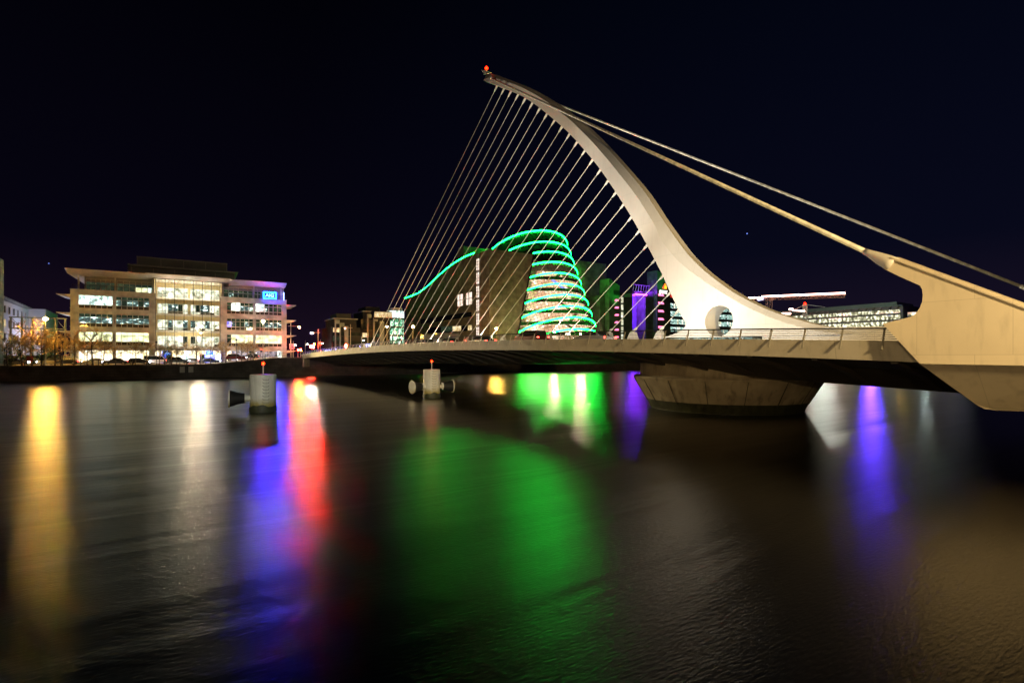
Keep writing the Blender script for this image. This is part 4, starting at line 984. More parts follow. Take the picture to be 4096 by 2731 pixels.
mb.prism([(a-60, 12, z1-1), (b-pu(2681, 7), 12, z0-.2), (b-pu(2681, 7), 12, z0-3), (a-60, 12, z0-6)] if False else [(pu(2862, 20)-pu(2681, 7), 13, z1), (pu(2926, 20)-pu(2681, 7), 13, z0+1), (pu(2926, 20)-pu(2681, 7), 13, z0-1.5), (pu(2862, 20)-pu(2681, 7), 13, z0-8)], (0, 12, 0), M_zinc); mb.build('sloping_roof', GE)
mb = MB(); x0, zq = FP.loc(2920, 1164, 14); x1 = FP.loc(2975, 1170, 14)[0]; mb.box((x0-pu(2681, 7), 7, zq-1.0), (x1-pu(2681, 7), 20, zq), M_zinc); mb.box((x1-pu(2681, 7)-3, 8, 20), (x1-pu(2681, 7)-2.4, 9, zq-1), M_frame); mb.build('roof_slab', GE)

# ================================================================== FAR RIGHT: ZIGZAG ROOFED OFFICE
X9 = 400.0
def far(px, py): p = onX(px, py, X9); return p.y, p.z
FR = empty('zigzag_roof_office', (X9, 0, 0), 0, 'distant long office with bright window bands and sawtooth roof edge', 'office building')
yA, yB = far(3612, 1300)[0], far(2990, 1300)[0]
zA = far(3612, 1212)[1]
mb = MB(); mb.box((0, yA, 2.5), (45, yB, far(3590, 1222)[1]), M_zinc); mb.build('wall', FR)
mb = MB(); M_green = mat('green_copper_roof', (.25, .38, .33), .5)
zr0 = far(3590, 1222)[1]; za_ = far(3590, 1205)[1]
mb.prism([(-1.5, yA, zr0-.4), (-1.5, yB, zr0-.4), (-1.5, yB, zr0+.3), (-1.5, yA, zr0+.3)], (46, 0, 0), M_green)
mb.prism([(2, yA+4, zr0+.3), (2, yB, zr0+.3), (2, yB, za_-1.0), (2, yA+4, za_)], (30, 0, 0), M_green); mb.build('roof', FR)
mb = MB()
for k in range(26):
    y = yA+2+4.6*k; mb.prism([(-1.4, y, zr0-.5), (-1.4, y+2.6, zr0-.5), (-1.4, y+2.0, zr0-2.3), (-1.4, y+1.2, zr0-2.3)], (1.3, 0, 0), M_zinc)
mb.build('zigzag_trim', FR)
L_far = lit('far_lit_office', [(.33, (.06, .06, .03)), (.48, (.30, .29, .17)), (.58, (1.0, .97, .66)), (.7, (2.2, 2.15, 1.6))], .6, (1, 1.1, .8), .55, 6, 4)
fz = [(far(3590, 1232)[1]-1.0, far(3590, 1251)[1]), (far(3590, 1259)[1], far(3590, 1276)[1]), (far(3590, 1284)[1], far(3590, 1302)[1]), (far(3590, 1310)[1], far(3590, 1328)[1]), (far(3590, 1336)[1], far(3590, 1354)[1])]
for z1, z0 in fz:
    nbk = 6
    for q in range(nbk):
        a = yA+1.5+(yB-yA-3)*q/nbk; b = yA+1.5+(yB-yA-3)*(q+1)/nbk-.4
        mb = MB(); mb.quad([(-.1, a, z0), (-.1, b, z0), (-.1, b, z1), (-.1, a, z1)], L_far); o = mb.build('window_band', FR, recalc=False)
        f = MB()
        for k in range(9): y = a+(b-a)*k/8; f.bar((-.3, y, z0-.3), (-.3, y+.9, z1+.3), .1, .1, M_dark)
        f.build('brace_frame', o)
RB = empty('low_lit_office', (X9-20, 88, 0), 0, 'small bright office fragment glimpsed inside the anchor notch', 'office building')
mb = MB(); ya, za1 = far(3700, 1243); yb_, _ = far(3622, 1243); mb.box((12, ya-20, 2.5), (40, yb_-1, za1), M_zinc); mb.build('wall', RB); RB.location = (X9-12, 0, 0)
for y0, y1 in ((1250, 1262), (1272, 1286)):
    mb = MB(); z1, z0 = far(3640, y0)[1], far(3640, y1)[1]; mb.quad([(11.9, ya-19, z0), (11.9, yb_-1.2, z0), (11.9, yb_-1.2, z1), (11.9, ya-19, z1)], L_far); mb.build('window_band', RB, recalc=False)

point('far_roof_fill', (345, 150, 48), 6000, (.85, 1, .85), .5)  # added fill for the dark roof of the far office
# tower cranes --------------------------------------------------------
def lattice(mb, p, q, w_, n, m, th=.14):
    p, q = Vector(p), Vector(q); d = (q-p); ref = Vector((0, 0, 1)) if abs(d.normalized().z) < .8 else Vector((1, 0, 0))
    x = d.cross(ref).normalized()*w_/2; y = x.cross(d.normalized()).normalized()*w_/2
    cs = [x+y, x-y, -x-y, -x+y]
    for c in cs: mb.bar(p+c, q+c, th, th, m)
    for k in range(n):
        a, b = p+d*k/n, p+d*(k+1)/n
        for i in range(4):
            c0, c1 = cs[i], cs[(i+1) % 4]; mb.bar(a+(c0 if k % 2 else c1), b+(c1 if k % 2 else c0), th*.7, th*.7, m)
M_crane = mat('crane_lattice_steel', (.5, .36, .26), .5)
XC = 300.0; c = onX(3075, 1196, XC); TC = empty('tower_crane', (XC, c.y, 0), 0, 'tower crane whose jib is lined with pinkish white light', 'tower crane', 'tower cranes behind the bridge')
mb = MB(); lattice(mb, (0, 0, 2.5), (0, 0, c.z), 2.6, 16, M_crane, .25); mb.build('mast', TC)
a = onX(2977, 1196, XC); b = onX(3382, 1178, XC); mb = MB(); lattice(mb, (0, a.y-c.y, a.z-.2), (0, b.y-c.y, b.z-.8), 1.6, 34, M_crane, .2); mb.build('jib', TC)
a = onX(2977, 1192, XC); b = onX(3380, 1172, XC); s1 = onX(3040, 1190, XC); s2 = onX(3047, 1186, XC)
E_cr = emit('crane_light_strip', (1, .52, .42), 7)
mb = MB(); mb.tube([(0, a.y-c.y, a.z), (0, s1.y-c.y, s1.z)], .38, E_cr, 8); mb.build('light_strip', TC)
mb = MB(); mb.tube([(0, s2.y-c.y, s2.z), (0, b.y-c.y, b.z)], .42, E_cr, 8); mb.build('light_strip', TC)
mb = MB(); p = onX(3041, 1194, XC); mb.box((-1, p.y-c.y-1.2, p.z-1), (1, p.y-c.y+1.2, p.z+.8), emit('cab_light', (.45, .5, 1), 4)); mb.build('cab', TC)
XD = 360.0; p = onX(3220, 1214, XD); T2 = empty('tower_crane', (XD, p.y, 0), 0, 'farther crane with red lamp on its peak and pendant lines', 'tower crane', 'tower cranes behind the bridge')
mb = MB(); lattice(mb, (0, 0, 2.5), (0, 0, p.z-.5), 1.8, 20, M_frame, .3); mb.build('mast', T2)
mb = MB()
for q in ((3175, 1240), (3300, 1228)): t = onX(*q, XD); mb.bar((0, 0, p.z-.6), (0, t.y-p.y, t.z), .22, .22, M_frame)
mb.build('pendant_line', T2)
mb = MB(); mb.ball((0, 0, p.z), .7, MATS['red_lamp'] if 'red_lamp' in MATS else emit('red_lamp', (1, .06, .01), 90), 6); mb.build('warning_lamp', T2)
for q0, q1, lb in (((3157, 1237), (3172, 1236), 'short white light bar of a hidden crane jib, upper left one'), ((3170, 1241), (3219, 1244), 'thin white light bar just above the sawtooth roof'), ((3111, 1254), (3162, 1254), 'white light bar low beside the pylon tail')):
    a, b = onX(*q0, XD), onX(*q1, XD); mb = MB(); mb.tube([(0, 0, 0), (0, b.y-a.y, b.z-a.z)], .55 if q1[0] < 3180 else .4, E_cr, 8); o = mb.build('crane_light_bar'); o.location = a; tag(o, lb, 'light bar', 'light bars of hidden crane jibs')

# ================================================================== QUAY FURNITURE
E_sod = emit('sodium_lamp', (1, .50, .08), 900); E_sodw = emit('sodium_lamp_pale', (1, .75, .44), 760); E_coldw = emit('cold_lamp', (.75, .95, .9), 500); E_glob = emit('small_white_lamp', (1, .8, .75), 60)
M_pole = mat('lamp_pole_steel', (.45, .42, .36), .45, .3)
def at_ground(px, off, zoff=0):
    """point on the far quay, off metres behind its edge, on the sight line of column px"""
    a = az(px); d = Vector((math.sin(a), math.cos(a), 0)); t = (128+.07*28+off)/(d.y+.07*d.x); p = d*t; return Vector((p.x, p.y, groundz(p.x)+zoff))
def zat(p, py):
    D = p.x*math.sin(YAW)+p.y*math.cos(YAW); return EYE+(HZ-py)*D/FPX
def street_lamp(px, py, off, m, label, arm=0, r=.3, pole_px=None, base=None, group='tall street lamps along the far quay'):
    g = base or at_ground(px, off); h = zat(g, py)-g.z
    t = empty('street_lamp', g, 0, label, 'street lamp', group)
    ap = 0
    if arm: ap = arm
    mb = MB(); mb.tube([(ap, 0, 0), (ap, 0, 1.2), (ap, 0, h+1.0)], [.14, .10, .05], M_pole, 8); mb.build('pole', t)
    if arm: mb = MB(); mb.bar((ap*1.35, 0, h+.1), (0, 0, h+.12), .07, .07, M_pole); mb.build('arm', t)
    mb = MB(); mb.box((-.34, -.2, .0), (.34, .2, .12), M_pole); o = mb.build('lamp_housing', t); o.location = (0, 0, h+.02)
    mb = MB(); mb.ball((0, 0, 0), r, m, 8, .7); o = mb.build('lamp_glass', t); o.location = (0, 0, h-.12)
    return t
street_lamp(182, 1273, 5, E_sod, 'tall street lamp with bright orange light among the left trees', r=.34)
street_lamp(805, 1303, 5, E_sodw, 'tall pale orange street lamp in front of the glazed atrium', r=.22)
street_lamp(787, 1311, 17, E_sodw, 'fainter street lamp just left of the atrium street lamp', r=.13)
street_lamp(1052, 1283, 5, E_sodw, 'tall street lamp in front of the right office wing', r=.32)
street_lamp(1197, 1307, 9, E_sod, 'slim street lamp with orange light on an arm beside the office corner', arm=-2.0, r=.2)
street_lamp(1247, 1331, 12, E_coldw, 'slim street lamp with cold white light at the bridge end', arm=1.6, r=.24)
street_lamp(1548, 1305, 12, E_sod, 'orange street lamp in front of the small glass tower', r=.28)
street_lamp(1652, 1304, 6, E_sod, 'brightest orange street lamp at the left foot of the hall', r=.36)
street_lamp(1986, 1312, 6, E_sod, 'orange street lamp before the stone front of the hall', r=.34)
street_lamp(1393, 1312, 8, emit('weak_cold_lamp', (.8, .95, 1), 25), 'street lamp with weak white light on a left arm near the bridge end', arm=1.4, r=.15, base=Vector((40.0, 129, 4.3)))
for px, py, off, lb in ((1182, 1378, 30, 'leftmost small white post lamp beyond the bridge end'), (1230, 1375, 26, 'small white post lamp left of the double red signal'), (1290, 1371, 30, 'small white post lamp beside the round road sign'), (1362, 1365, 26, 'small white post lamp left of the bridge signal'), (1455, 1360, 14, 'small white globe lamp in front of the dark flats')):
    street_lamp(px, py, off, E_glob, lb, arm=-.6, r=.14, group='small white post lamps beyond the bridge end')
for px, py, lb in ((2217, 1327, 'low orange street lamp at the foot of the glass drum'), (2322, 1335, 'low street lamp right of the drum, just above the railing')):
    street_lamp(px, py, 5, E_sodw, lb, r=.26)
# east quay lights that only show through their reflections
g = at_ground(3482, 12); t = empty('blue_lightbox', g, R(-4), 'blue lit quayside pavilion added unseen behind the bridge deck', 'lightbox')  # invented box whose glowing front makes the blue streak on the river
mb = MB(); mb.box((-6, .02, 0), (6, 8, 10.5), M_zinc); mb.build('wall', t)
mb = MB(); mb.quad([(-5, -.03, 2.5), (5, -.03, 2.5), (5, -.03, 10), (-5, -.03, 10)], emit('blue_front', (.10, .03, 1), 120)); mb.build('lit_front', t, recalc=False)
for px, off, m, z, lb in ((3700, 6, E_coldw, 4.6, 'white quay light hidden behind the anchor arm'), (3330, 6, emit('pale_quay_light', (1, .85, .85), 160), 4.9, 'pale quay light hidden behind the bridge deck'), (3600, 6, E_sod, 4.2, 'small orange quay light hidden behind the deck')):
    g = at_ground(px, off); t = empty('quay_light', g, 0, lb, 'quay light', 'low lights on the east quay')
    mb = MB(); mb.tube([(0, 0, 0), (0, 0, z-g.z-.3)], .08, M_pole, 8); mb.build('pole', t)
    mb = MB(); rr = 5.5 if px == 3480 else (.12 if px == 3600 else .5); mb.box((-rr*1.3, -.2, -.1), (rr*1.3, .2, .1), M_pole); mb.box((-rr*1.2, -.26, -.5-min(rr, 1)*.3), (rr*1.2, -.05, -.11), m); o = mb.build('lamp_panel', t); o.location = (0, 0, z-g.z+.2)

# traffic signals
E_red = emit('signal_red', (1, .004, .002), 7000); E_amb = emit('signal_amber', (1, .35, .02), 120)
def signal(px, py, off, lens, label, base=None, r=.12):
    g = base or at_ground(px, off); h = zat(g, py)-g.z; t = empty('traffic_signal', g, 0, label, 'traffic light', 'red traffic signals at the bridge end')
    mb = MB(); mb.tube([(0, .12, 0), (0, .12, h+.3)], .05, M_pole, 8); mb.build('pole', t)
    mb = MB(); mb.box((-.2, -.1, h-.75), (.2, .12, h+.35), M_dark); mb.build('housing', t)
    for dx, dz, m in lens: mb = MB(); mb.lathe([(r, 0), (r*.9, .04)], m, 14, (dx, -.11, h+dz), axis=(0, -1, 0)); mb.build('lens', t)
    return t
signal(1192, 1399, 6, [(0, 0, E_red)], 'single red traffic light low beside the office railing')
signal(1203, 1397, 8, [(0, 0, E_red), (0, -.3, E_amb)], 'red and amber traffic light next to the low one')
signal(1248, 1383, 7, [(-.28, 0, E_red), (.28, 0, E_red), (-.28, -.35, E_red), (.28, -.35, E_red), (.5, .5, E_amb)], 'double headed red traffic light over the bridge railing', r=.17)
signal(1380, 1385, 0, [(0, .2, E_red), (0, -.15, E_red)], 'bright red signal standing on the bridge railing line', base=Vector((31.5, 101, f_top(101)-.5)), r=.16)
signal(1045, 1397, 7, [(0, 0, emit('signal_red_dim', (1, .05, .03), 8))], 'faint red traffic light before the right office wing')
# signs
def plate(px, py, off, w_, h_, m, label, name='road_sign', round_=False, extra=None, base=None):
    g = base or at_ground(px, off); h = zat(g, py)-g.z; t = empty(name, g, 0, label, 'sign')
    mb = MB(); mb.tube([(0, .06, 0), (0, .06, h+h_/2)], .045, M_pole, 6); mb.build('post', t)
    mb = MB()
    if round_: mb.lathe([(w_/2, 0), (w_/2, .03)], m, 20, (0, -.02, h), axis=(0, -1, 0))
    else: mb.box((-w_/2, -.03, h-h_/2), (w_/2, 0, h+h_/2), m)
    mb.build('board', t)
    if extra: extra(t, h)
    return t
M_sgw = mat('sign_white', (.75, .75, .75), .4); M_sgb = mat('sign_blue', (.02, .06, .45), .4); M_sgr = mat('sign_red', (.6, .02, .02), .4)
def ex1(t, h):
    mb = MB(); mb.box((-.5, -.05, h-.5), (.5, -.034, h+.5), M_sgb); mb.build('blue_field', t); text('P↑', 'symbol', M_sgw, .8, (0, -.07, h), (R(90), 0, 0), t, .01, bold=.01)
plate(1168, 1385, 9.5, 1.15, 1.25, M_sgw, 'blue and white parking sign at the office corner', extra=ex1)
def ex2(t, h):
    mb = MB(); mb.tube([(.38*math.cos(R(a*15)), -.07, h+.38*math.sin(R(a*15))) for a in range(24)], .05, M_sgr, 6, closed=True); mb.bar((-.28, -.08, h+.28), (.28, -.08, h-.28), .07, .03, M_sgr); mb.build('red_ring', t)
    mb = MB(); mb.bar((.1, -.075, h-.22), (.1, -.075, h+.08), .07, .02, M_dark); mb.bar((.1, -.075, h+.08), (-.2, -.075, h+.08), .07, .02, M_dark); mb.build('turn_arrow', t)
plate(1281, 1373, 8, .95, .95, M_sgw, 'round no turn sign beyond the bridge railing', round_=True, extra=ex2)
plate(1043, 1384, 8, 2.3, .45, M_dark, 'wide dark board sign before the right office wing')
plate(120, 1434, 5, 1.0, 1.0, mat('dark_red_box', (.14, .01, .015), .5), 'dark red rescue ring box on a post below the left lamp', name='life_ring_box')
plate(72, 1410, 13, .8, .9, M_sgw, 'white notice board behind the left parked car', name='notice_board')
# blue lit posts at the bridge end
for k, (px, py) in enumerate(((1301, 1391), (1308, 1394), (1317, 1391), (1325, 1389), (1343, 1387), (1440, 1380), (1466, 1376), (1475, 1374))):
    X = 33.5+.0*k; a = az(px); Y = X/math.tan(a); 
    bl = ('leftmost of the blue lit bollards at the far bridge end', 'second blue lit bollard from the left at the far bridge end', 'third blue lit bollard from the left at the far bridge end', 'fourth blue lit bollard from the left at the far bridge end', 'blue lit bollard standing alone left of the bridge signal', 'blue lit bollard standing alone right of the bridge signal', 'blue lit bollard at the foot of the outermost stay cable, left of two', 'blue lit bollard at the foot of the outermost stay cable, right of two')[k]
    t = empty('lit_bollard', (X, Y, f_top(min(Y, 122))-.5), 0, bl, 'bollard', 'blue lit bollards at the far bridge end')
    mb = MB(); mb.lathe([(.12, 0), (.07, .25), (.05, 1.55)], M_dark, 8); mb.build('post', t)
    mb = MB(); mb.tube([(.09*math.cos(q*1.1), .09*math.sin(q*1.1), .3+1.2*q/24) for q in range(25)], .03, emit('blue_fairy_light', (.25, .3, 1), 9), 5); mb.build('light_chain', t)

# quay railing --------------------------------------------------------
def quay_railing(x0, x1, label, step=2.6):
    t = empty('quay_railing', (x0, quayY(x0)+.25, groundz(x0)+.12), 0, label, 'railing', 'dark railings on the far quay')
    n = int((x1-x0)/step); 
    P = [(x0+(x1-x0)*i/n) for i in range(n+1)]
    L = lambda X, z: (X-x0, quayY(X)-quayY(x0), groundz(X)-groundz(x0)+z)
    for z in (.35, .7, 1.1):
        mb = MB(); mb.tube([L(X, z) for X in P], .035, M_dark, 6); mb.build('rail', t)
    for X in P:
        mb = MB(); mb.box((-.07, -.07, 0), (.07, .07, 1.2), M_dark); o = mb.build('post', t); o.location = L(X, 0)
quay_railing(-30, 8, 'dark three bar railing in front of the left trees'); quay_railing(10, 27.5, 'dark railing climbing the ramp beside the bridge')
def pl(px, off): return at_ground(px, off)
# globe post lamps (unlit, black) and benches
for px, py, lb in ((250, 1372, 'black lantern post near the left trees, unlit'), (626, 1372, 'black lantern post before the left end of the atrium'), (946, 1363, 'black lantern post before the right office wing')):
    g = pl(px, 3); h = zat(g, py)-g.z; t = empty('lantern_post', g, 0, lb, 'lantern post', 'unlit black lantern posts')
    mb = MB(); mb.tube([(0, 0, 0), (0, 0, .6), (0, 0, h)], [.11, .06, .045], M_dark, 8); mb.build('post', t)
    mb = MB(); mb.lathe([(.1, 0), (.2, .25), (.24, .3), (.03, .5)], M_dark, 8, (0, 0, h)); mb.build('lantern', t)
for px, lb in ((390, 'dark backless bench left of the tall bare tree'), (614, 'dark backless bench near the atrium')):
    g = pl(px, 3.2); t = empty('bench', g, R(-4), lb, 'bench', 'benches on the promenade')
    mb = MB(); mb.box((-1, -.25, .4), (1, .25, .48), M_dark); mb.build('seat', t)
    for sx in (-.8, .8): mb = MB(); mb.box((sx-.05, -.22, 0), (sx+.05, .22, .397), M_dark); mb.build('leg', t)
for px, lb in ((1095, 'parked bicycle leaning near the ramp railing, left one'), (1108, 'parked bicycle nearer the office corner')):
    g = pl(px, 2.0); t = empty('bicycle', g, R(-4), lb, 'bicycle', 'bicycles by the ramp railing')
    for sx in (-.52, .52): mb = MB(); mb.tube([(sx+.34*math.cos(R(a*18)), 0, .35+.34*math.sin(R(a*18))) for a in range(20)], .025, M_dark, 5, closed=True); mb.build('wheel', t)
    mb = MB()
    for p, q in (((-.52, .35), (-.15, .85)), ((-.52, .35), (-.05, .32)), ((-.15, .85), (-.05, .32)), ((-.15, .8), (.38, .85)), ((-.05, .32), (.4, .8)), ((.52, .35), (.38, 1.0))): mb.bar((p[0], 0, p[1]), (q[0], 0, q[1]), .035, .035, M_dark)
    mb.build('frame', t); mb = MB(); mb.box((-.27, -.06, .86), (-.05, .06, .92), M_dark); mb.build('saddle', t)
    mb = MB(); mb.bar((.36, -.28, 1.03), (.36, .28, 1.03), .03, .03, M_dark); mb.build('handlebar', t)

# ================================================================== VEHICLES
E_head = emit('headlight', (.8, .85, 1), 26); E_tail = emit('taillight', (1, .03, .02), 14); E_ind = emit('indicator', (1, .45, .05), 12)
def paint(n, c): 
    return mat('paint_'+n, c, .25, .3, .03)
def car(loc, rz, pt, label, kind='saloon', lights=True, group='cars queueing on the quay road', name='car', cat='car'):
    t = empty(name, loc, rz, label, cat, group)
    P = {'saloon': ([(-2.2, .35), (-2.2, .82), (-2.1, .92), (-1.35, .98), (.75, 1.0), (1.75, .9), (2.15, .72), (2.2, .35)], [(-1.5, .97), (-.95, 1.4), (.25, 1.43), (1.0, .99)]),
         'hatch': ([(-1.9, .35), (-1.95, .8), (-1.85, 1.0), (.9, 1.02), (1.6, .92), (1.95, .75), (1.98, .35)], [(-1.8, .99), (-1.45, 1.46), (.2, 1.5), (1.0, 1.01)]),
         'suv': ([(-2.2, .42), (-2.25, .9), (-2.15, 1.12), (1.0, 1.15), (1.95, 1.05), (2.2, .8), (2.2, .42)], [(-2.05, 1.1), (-1.75, 1.72), (.35, 1.75), (1.05, 1.13)]),
         'van': ([(-2.5, .4), (-2.55, 1.1), (1.3, 1.15), (2.2, 1.0), (2.5, .8), (2.5, .4)], [(-2.5, 1.08), (-2.45, 2.02), (1.0, 2.05), (1.75, 1.12)])}[kind]
    lo_, hi_ = P; mb = MB(); mb.prism([(x, -.88, z) for x, z in lo_], (0, 1.76, 0), pt)
    k = len(mb.v); n = len(hi_)
    mb.v += [(x, -.84, z) if z < 1.2 else (x, -.66, z) for x, z in hi_]+[(x, .84, z) if z < 1.2 else (x, .66, z) for x, z in hi_]
    mb.f += [tuple(range(k, k+n)), tuple(range(k+2*n-1, k+n-1, -1))]; mb.m += [0, 0]
    for i in range(n): j = (i+1) % n; mb.f.append((k+i, k+n+i, k+n+j, k+j)); mb.m.append(0)
    body = mb.build('body', t); 
    bv = body.modifiers.new('soft', 'BEVEL'); bv.width = .06; bv.segments = 2
    g = MB()
    z0 = hi_[0][1]+.06; z1 = hi_[1][1]-.08
    for sg in (-1, 1):
        y0, y1 = sg*.845, sg*.69; xa, xb = hi_[0][0], hi_[-1][0]; ta, tb_x = hi_[1][0], hi_[2][0]
        g.quad([(xa+.28, y0, z0), (xb-.22, y0, z0), (tb_x+.02, y1, z1), (ta+.08, y1, z1)], M_glassD)
    g.build('side_windows', t, recalc=False).name = 'side_glass'
    (xa, za0), (xt, zt0) = hi_[-1], hi_[-2]
    g = MB(); d = .02; g.quad([(xa-.04+d, -.74, za0+.06), (xa-.04+d, .74, za0+.06), (xt+.04+d, .6, zt0-.06+d), (xt+.04+d, -.6, zt0-.06+d)], M_glassD); g.build('windscreen', t, recalc=False)
    (xa, za0), (xt, zt0) = hi_[0], hi_[1]
    g = MB(); g.quad([(xa+.04-d, -.74, za0+.06), (xa+.04-d, .74, za0+.06), (xt-.04-d, .6, zt0-.06+d), (xt-.04-d, -.6, zt0-.06+d)], M_glassD); g.build('rear_window', t, recalc=False)
    L = lo_[-1][0]; B = -lo_[0][0]
    for x in (-B*.66, L*.66):
        for sg in (-1, 1):
            mb = MB(); mb.lathe([(.24, -.1), (.33, -.09), (.34, 0), (.33, .09), (.24, .1)], M_rubber, 18, (x, sg*.82, .34), axis=(0, 1, 0)); wo_ = mb.build('wheel', t, smooth=False)
            mb = MB(); mb.lathe([(.2, -.105), (.22, .105)], M_zinc, 12, (x, sg*.822, .34), axis=(0, 1, 0)); mb.build('rim', wo_)
    for sg in (-1, 1):
        zh = .68 if kind != 'suv' else .85
        mb = MB(); mb.ball((L-.02, sg*.62, zh), .13, E_head if lights else M_sgw, 6); mb.build('headlight', t)
        mb = MB(); mb.box((-B-.06, sg*.72-.12, zh+.05), (-B+.05, sg*.72+.12, zh+.2), E_tail if lights else M_sgr); mb.build('taillight', t)
    return t
Pk, Pg, Ps, Pw, Pb, Pr = paint('black', (.012, .012, .014)), paint('graphite', (.05, .05, .06)), paint('silver', (.35, .35, .36)), paint('white', (.7, .68, .62)), paint('navy', (.02, .03, .10)), paint('maroon', (.10, .015, .015))
Pt = paint('taxi_cream', (.45, .38, .18))
for px, off, pt, kind, rz, lb in (
    (58, 12.5, Pg, 'saloon', 0, 'dark grey saloon car at the far left with headlights on'),
    (4, 15.5, Pr, 'hatch', 0, 'maroon hatchback cut by the left picture edge'),
    (205, 16, Pt, 'saloon', 180, 'cream taxi saloon behind the left lamp pole'),
    (268, 16, Pk, 'hatch', 180, 'black hatchback at the office block corner'),
    (378, 16, Pt, 'saloon', 180, 'pale yellow saloon behind the tall bare tree'),
    (462, 13, Pg, 'saloon', 180, 'graphite saloon in the near lane, left of the black hatchback'),
    (555, 13, Pk, 'hatch', 0, 'black hatchback just left of the white van'),
    (627, 15.5, Pw, 'van', 0, 'white panel van with dark side windows before the office'),
    (712, 13, Pk, 'suv', 0, 'black tall estate car with red tail lights before the entrance'),
    (775, 16.5, Ps, 'saloon', 0, 'silver saloon partly hidden behind the tall estate car'),
    (838, 12.5, Pb, 'saloon', 0, 'navy saloon right of the entrance signs'),
    (945, 13, Pr, 'suv', 0, 'maroon off road car below the right office wing'),
    (1000, 16.5, Pk, 'hatch', 180, 'black hatchback with amber glow near the ramp')):
    g = pl(px, off); g.z = groundz(g.x)+.01; car(g, R(rz-4), pt, lb, kind, name='van' if kind == 'van' else 'car', cat='van' if kind == 'van' else 'car')
for k, (Y, X, pt, kind, lb) in enumerate(((74, 35.5, Pw, 'hatch', 'white hatchback on the bridge showing red tail lights'), (66, 35.5, Pg, 'saloon', 'grey saloon on the bridge ahead of the white hatchback'), (57, 35.5, Pk, 'saloon', 'black saloon on the bridge behind the red glow'), (46, 35.2, Pr, 'suv', 'maroon tall car on the bridge below the stay cables'), (36, 35.2, Ps, 'saloon', 'silver saloon on the bridge beside the pylon foot'))):
    sl = math.atan(float(f_top.deriv()(Y))); t = car((X, Y, f_top(Y)-.48), R(90), pt, lb, kind, group='cars driving over the bridge'); t.rotation_euler = (0, -sl, R(90))
# cream site cabins beyond the bridge, seen over the railing
for px, w_, lb in ((1738, 6.5, 'long low cream site cabin behind the bridge railing'), (1792, 6.8, 'taller cream site cabin right of the low one')):
    g = pl(px, 5); zt = zat(g, 1340 if px < 1750 else 1333); t = empty('site_cabin', g, R(-4), lb, 'cabin', 'cream site cabins before the hall')
    mb = MB(); mb.box((-w_/2, 0, .1), (w_/2, 2.4, zt-g.z), M_roofw); mb.build('wall', t)
    mb = MB(); mb.box((-w_/2-.1, -.1, zt-g.z+.003), (w_/2+.1, 2.5, zt-g.z+.12), M_zinc); mb.build('roof', t)
    mb = MB(); mb.quad([(-w_*.3, -.02, 1.1), (-w_*.1, -.02, 1.1), (-w_*.1, -.02, 2), (-w_*.3, -.02, 2)], M_glassD); mb.build('window', t, recalc=False)

# ================================================================== TREES
def tree_mesh(seed, H, spread, dense):
    r2 = random.Random(seed); T = MB(); Cn = MB()
    th = H*.32
    def grow(p, d, L, rad, lev):
        nseg = 3; pts = [p]; q = p.copy(); dd = d.copy()
        for i in range(nseg):
            dd = (dd+Vector((r2.uniform(-.18, .18), r2.uniform(-.18, .18), r2.uniform(-.04, .14)))).normalized(); q = q+dd*L/nseg; pts.append(q.copy())
        Cn.tube(pts, [rad*(1-.5*i/nseg) for i in range(nseg+1)], M_twig, 3 if lev > 1 else 5, cap=False)
        if lev >= 4: return
        nb = dense if lev < 3 else dense+1
        for i in range(nb):
            t = r2.uniform(.35, 1); b = pts[0].lerp(pts[-1], t) if t < .97 else pts[-1]
            k = min(nseg-1, int(t*nseg)); b = pts[k].lerp(pts[k+1], t*nseg-k if t < 1 else 1)
            a = r2.uniform(0, 6.28); side = Vector((math.cos(a), math.sin(a), r2.uniform(-.1, .5))); nd = (dd*.9+side*spread).normalized()
            grow(b, nd, L*r2.uniform(.5, .72), rad*.62, lev+1)
    top = Vector((r2.uniform(-.15, .15), r2.uniform(-.15, .15), th))
    T.tube([(0, 0, 0), (0, 0, .3), top*.5, top], [H*.026, H*.02, H*.018, H*.016], M_bark, 8)
    T.tube([top, top+Vector((r2.uniform(-.2, .2), r2.uniform(-.2, .2), H*.3)), top+Vector((r2.uniform(-.3, .3), r2.uniform(-.3, .3), H*.55))], [H*.016, H*.009, H*.003], M_bark, 6)
    for i in range(9):
        t = i/9; a = i*2.4+r2.uniform(-.4, .4); z = th+H*.42*t; el = .35+.7*t
        d = Vector((math.cos(a), math.sin(a), el)).normalized(); grow(Vector((0, 0, z))+top*0, d, H*(.32-.12*t), H*.012, 1)
    return T, Cn
protos = []
for sd, spd, dn in ((1, .8, 3), (2, .9, 4), (3, .75, 3), (4, 1.0, 4)):
    T, Cn = tree_mesh(sd, 6.0, spd, dn)
    protos.append((T, Cn, len(protos)))
pm_ = []
for T, Cn, i in protos: pm_.append(None)
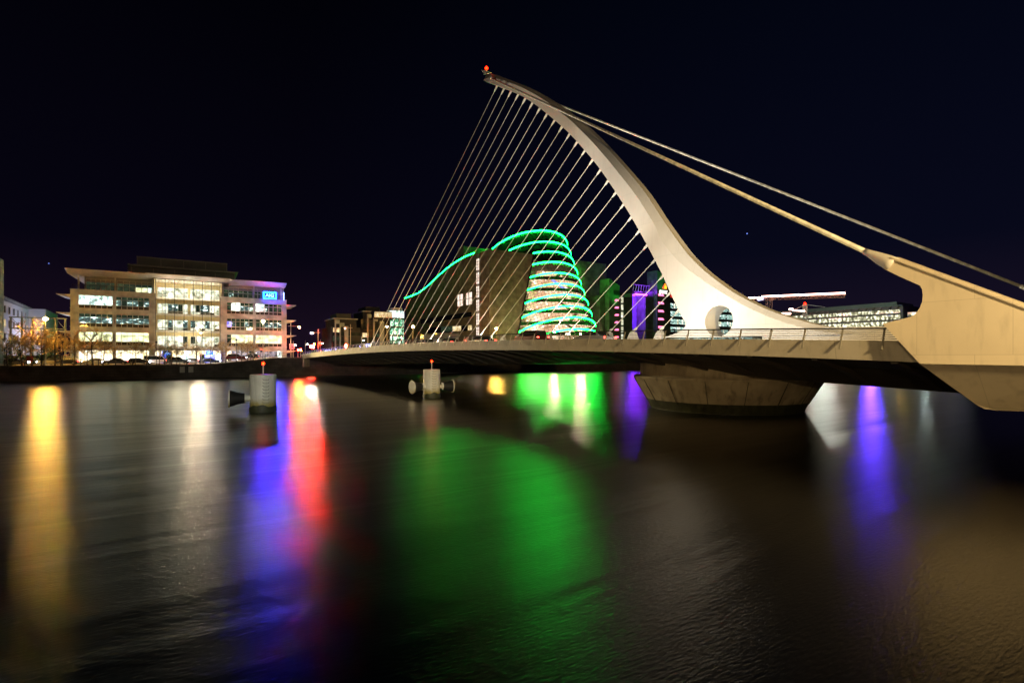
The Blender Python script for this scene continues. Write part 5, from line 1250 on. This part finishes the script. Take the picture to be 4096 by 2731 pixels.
trees = [(30, 1336, 3, 'bare tree with orange lit twigs nearest the left picture edge'), (87, 1332, 2.6, 'bare tree with thick dark trunk between the left edge and the lamp'), (126, 1282, 7, 'tallest orange lit bare tree left of the bright lamp'), (166, 1320, 3, 'bare tree right beside the left street lamp'), (221, 1320, 3, 'broad leaning bare tree left of the office block'), (244, 1345, 7, 'thin bare tree close to the office block corner'), (296, 1322, 3.2, 'bare tree at the left office corner'), (351, 1362, 6.5, 'small bare tree just left of the tall one before the office'), (370, 1305, 3, 'tall slender bare tree before the left office wing'), (413, 1352, 6.5, 'small bare tree right of the tall slender one'), (462, 1370, 3.2, 'wide low bare tree before the middle of the left wing'), (541, 1362, 3, 'bare tree left of the white van'), (587, 1364, 6.5, 'bare tree behind the bench near the atrium'), (638, 1372, 3, 'bare tree left of the glazed entrance'), (686, 1360, 6.5, 'bare tree before the left atrium bay'), (706, 1376, 3, 'low bare tree beside the entrance sign'), (747, 1366, 6.5, 'bare tree before the middle of the atrium'), (784, 1374, 3, 'low bare tree left of the atrium lamp'), (843, 1362, 6, 'bare tree below the right entrance sign'), (891, 1366, 3, 'bare tree at the right edge of the atrium'), (903, 1360, 6, 'slim bare tree behind the atrium edge tree'), (967, 1362, 4.5, 'bare tree before the right wing, left one of three'), (991, 1358, 3, 'bare tree before the right wing, middle one of three'), (1013, 1362, 4.5, 'bare tree before the right wing, right one of three')]
built = {}
for i, (px, py, off, lb) in enumerate(trees):
    g = pl(px, off); h = zat(g, py)-g.z; v = (i*5+2) % 4
    t = empty('bare_tree', g, rnd.uniform(0, 6.28), lb, 'tree', 'bare winter trees along the far quay'); t.scale = (h/6.0*(.95 if i > 8 else 1.1),)*2+(h/6.0,)
    if v not in built:
        T, Cn, _ = protos[v]; a_ = T.build('trunk', t, smooth=True); b_ = Cn.build('crown', t, smooth=False, recalc=False); built[v] = (a_, b_)
    else:
        for s_ in built[v]: c_ = s_.copy(); col.objects.link(c_); c_.parent = t
# evergreen shrubs
def shrub(loc, w_, h_, label, seed, m):
    r2 = random.Random(seed); mb = MB(); 
    for k in range(1400):
        a = r2.uniform(0, 6.28); u = r2.uniform(-1, 1); rr = r2.uniform(.55, 1)**.5*(1+.25*math.sin(3*a+seed)*math.cos(4*u))
        c = Vector((w_*rr*math.sqrt(1-u*u)*math.cos(a), w_*rr*math.sqrt(1-u*u)*math.sin(a), h_*(.5+.5*u*rr)))
        n1 = Vector((r2.uniform(-1, 1), r2.uniform(-1, 1), r2.uniform(-1, 1))).normalized()*.13; n2 = n1.cross(Vector((r2.uniform(-1, 1), r2.uniform(-1, 1), 1))).normalized()*.08
        mb.quad([c-n1, c+n2, c+n1, c-n2], m)
    t = empty('evergreen_shrub', loc, 0, label, 'shrub'); mb.build('foliage', t, recalc=False)
    mb = MB(); mb.tube([(0, 0, 0), (0, 0, h_*.6)], [.09, .04], M_bark, 6); mb.build('trunk', t)
M_leaf = mat('evergreen_leaf', (.05, .09, .03), .7, 0, .4, 3)
for px, off, w_, h_, lb in ((48, 12, 1.3, 5.2, 'dark evergreen column between the pergola posts at left'), (180, 21, 1.6, 7.5, 'tall climbing evergreen on the pergola behind the lamp'), (205, 20.5, 1.3, 5.0, 'evergreen bush left of the office corner'), (667, 22.3, 1.0, 4.3, 'round green bush on the ledge by the atrium'), (20, 20.5, 2.4, 2.2, 'low hedge behind the far left car'), (130, 20.6, 2.4, 2.2, 'low hedge behind the dark red box')):
    g = pl(px, off); shrub(g, w_, h_, lb, px, M_leaf)
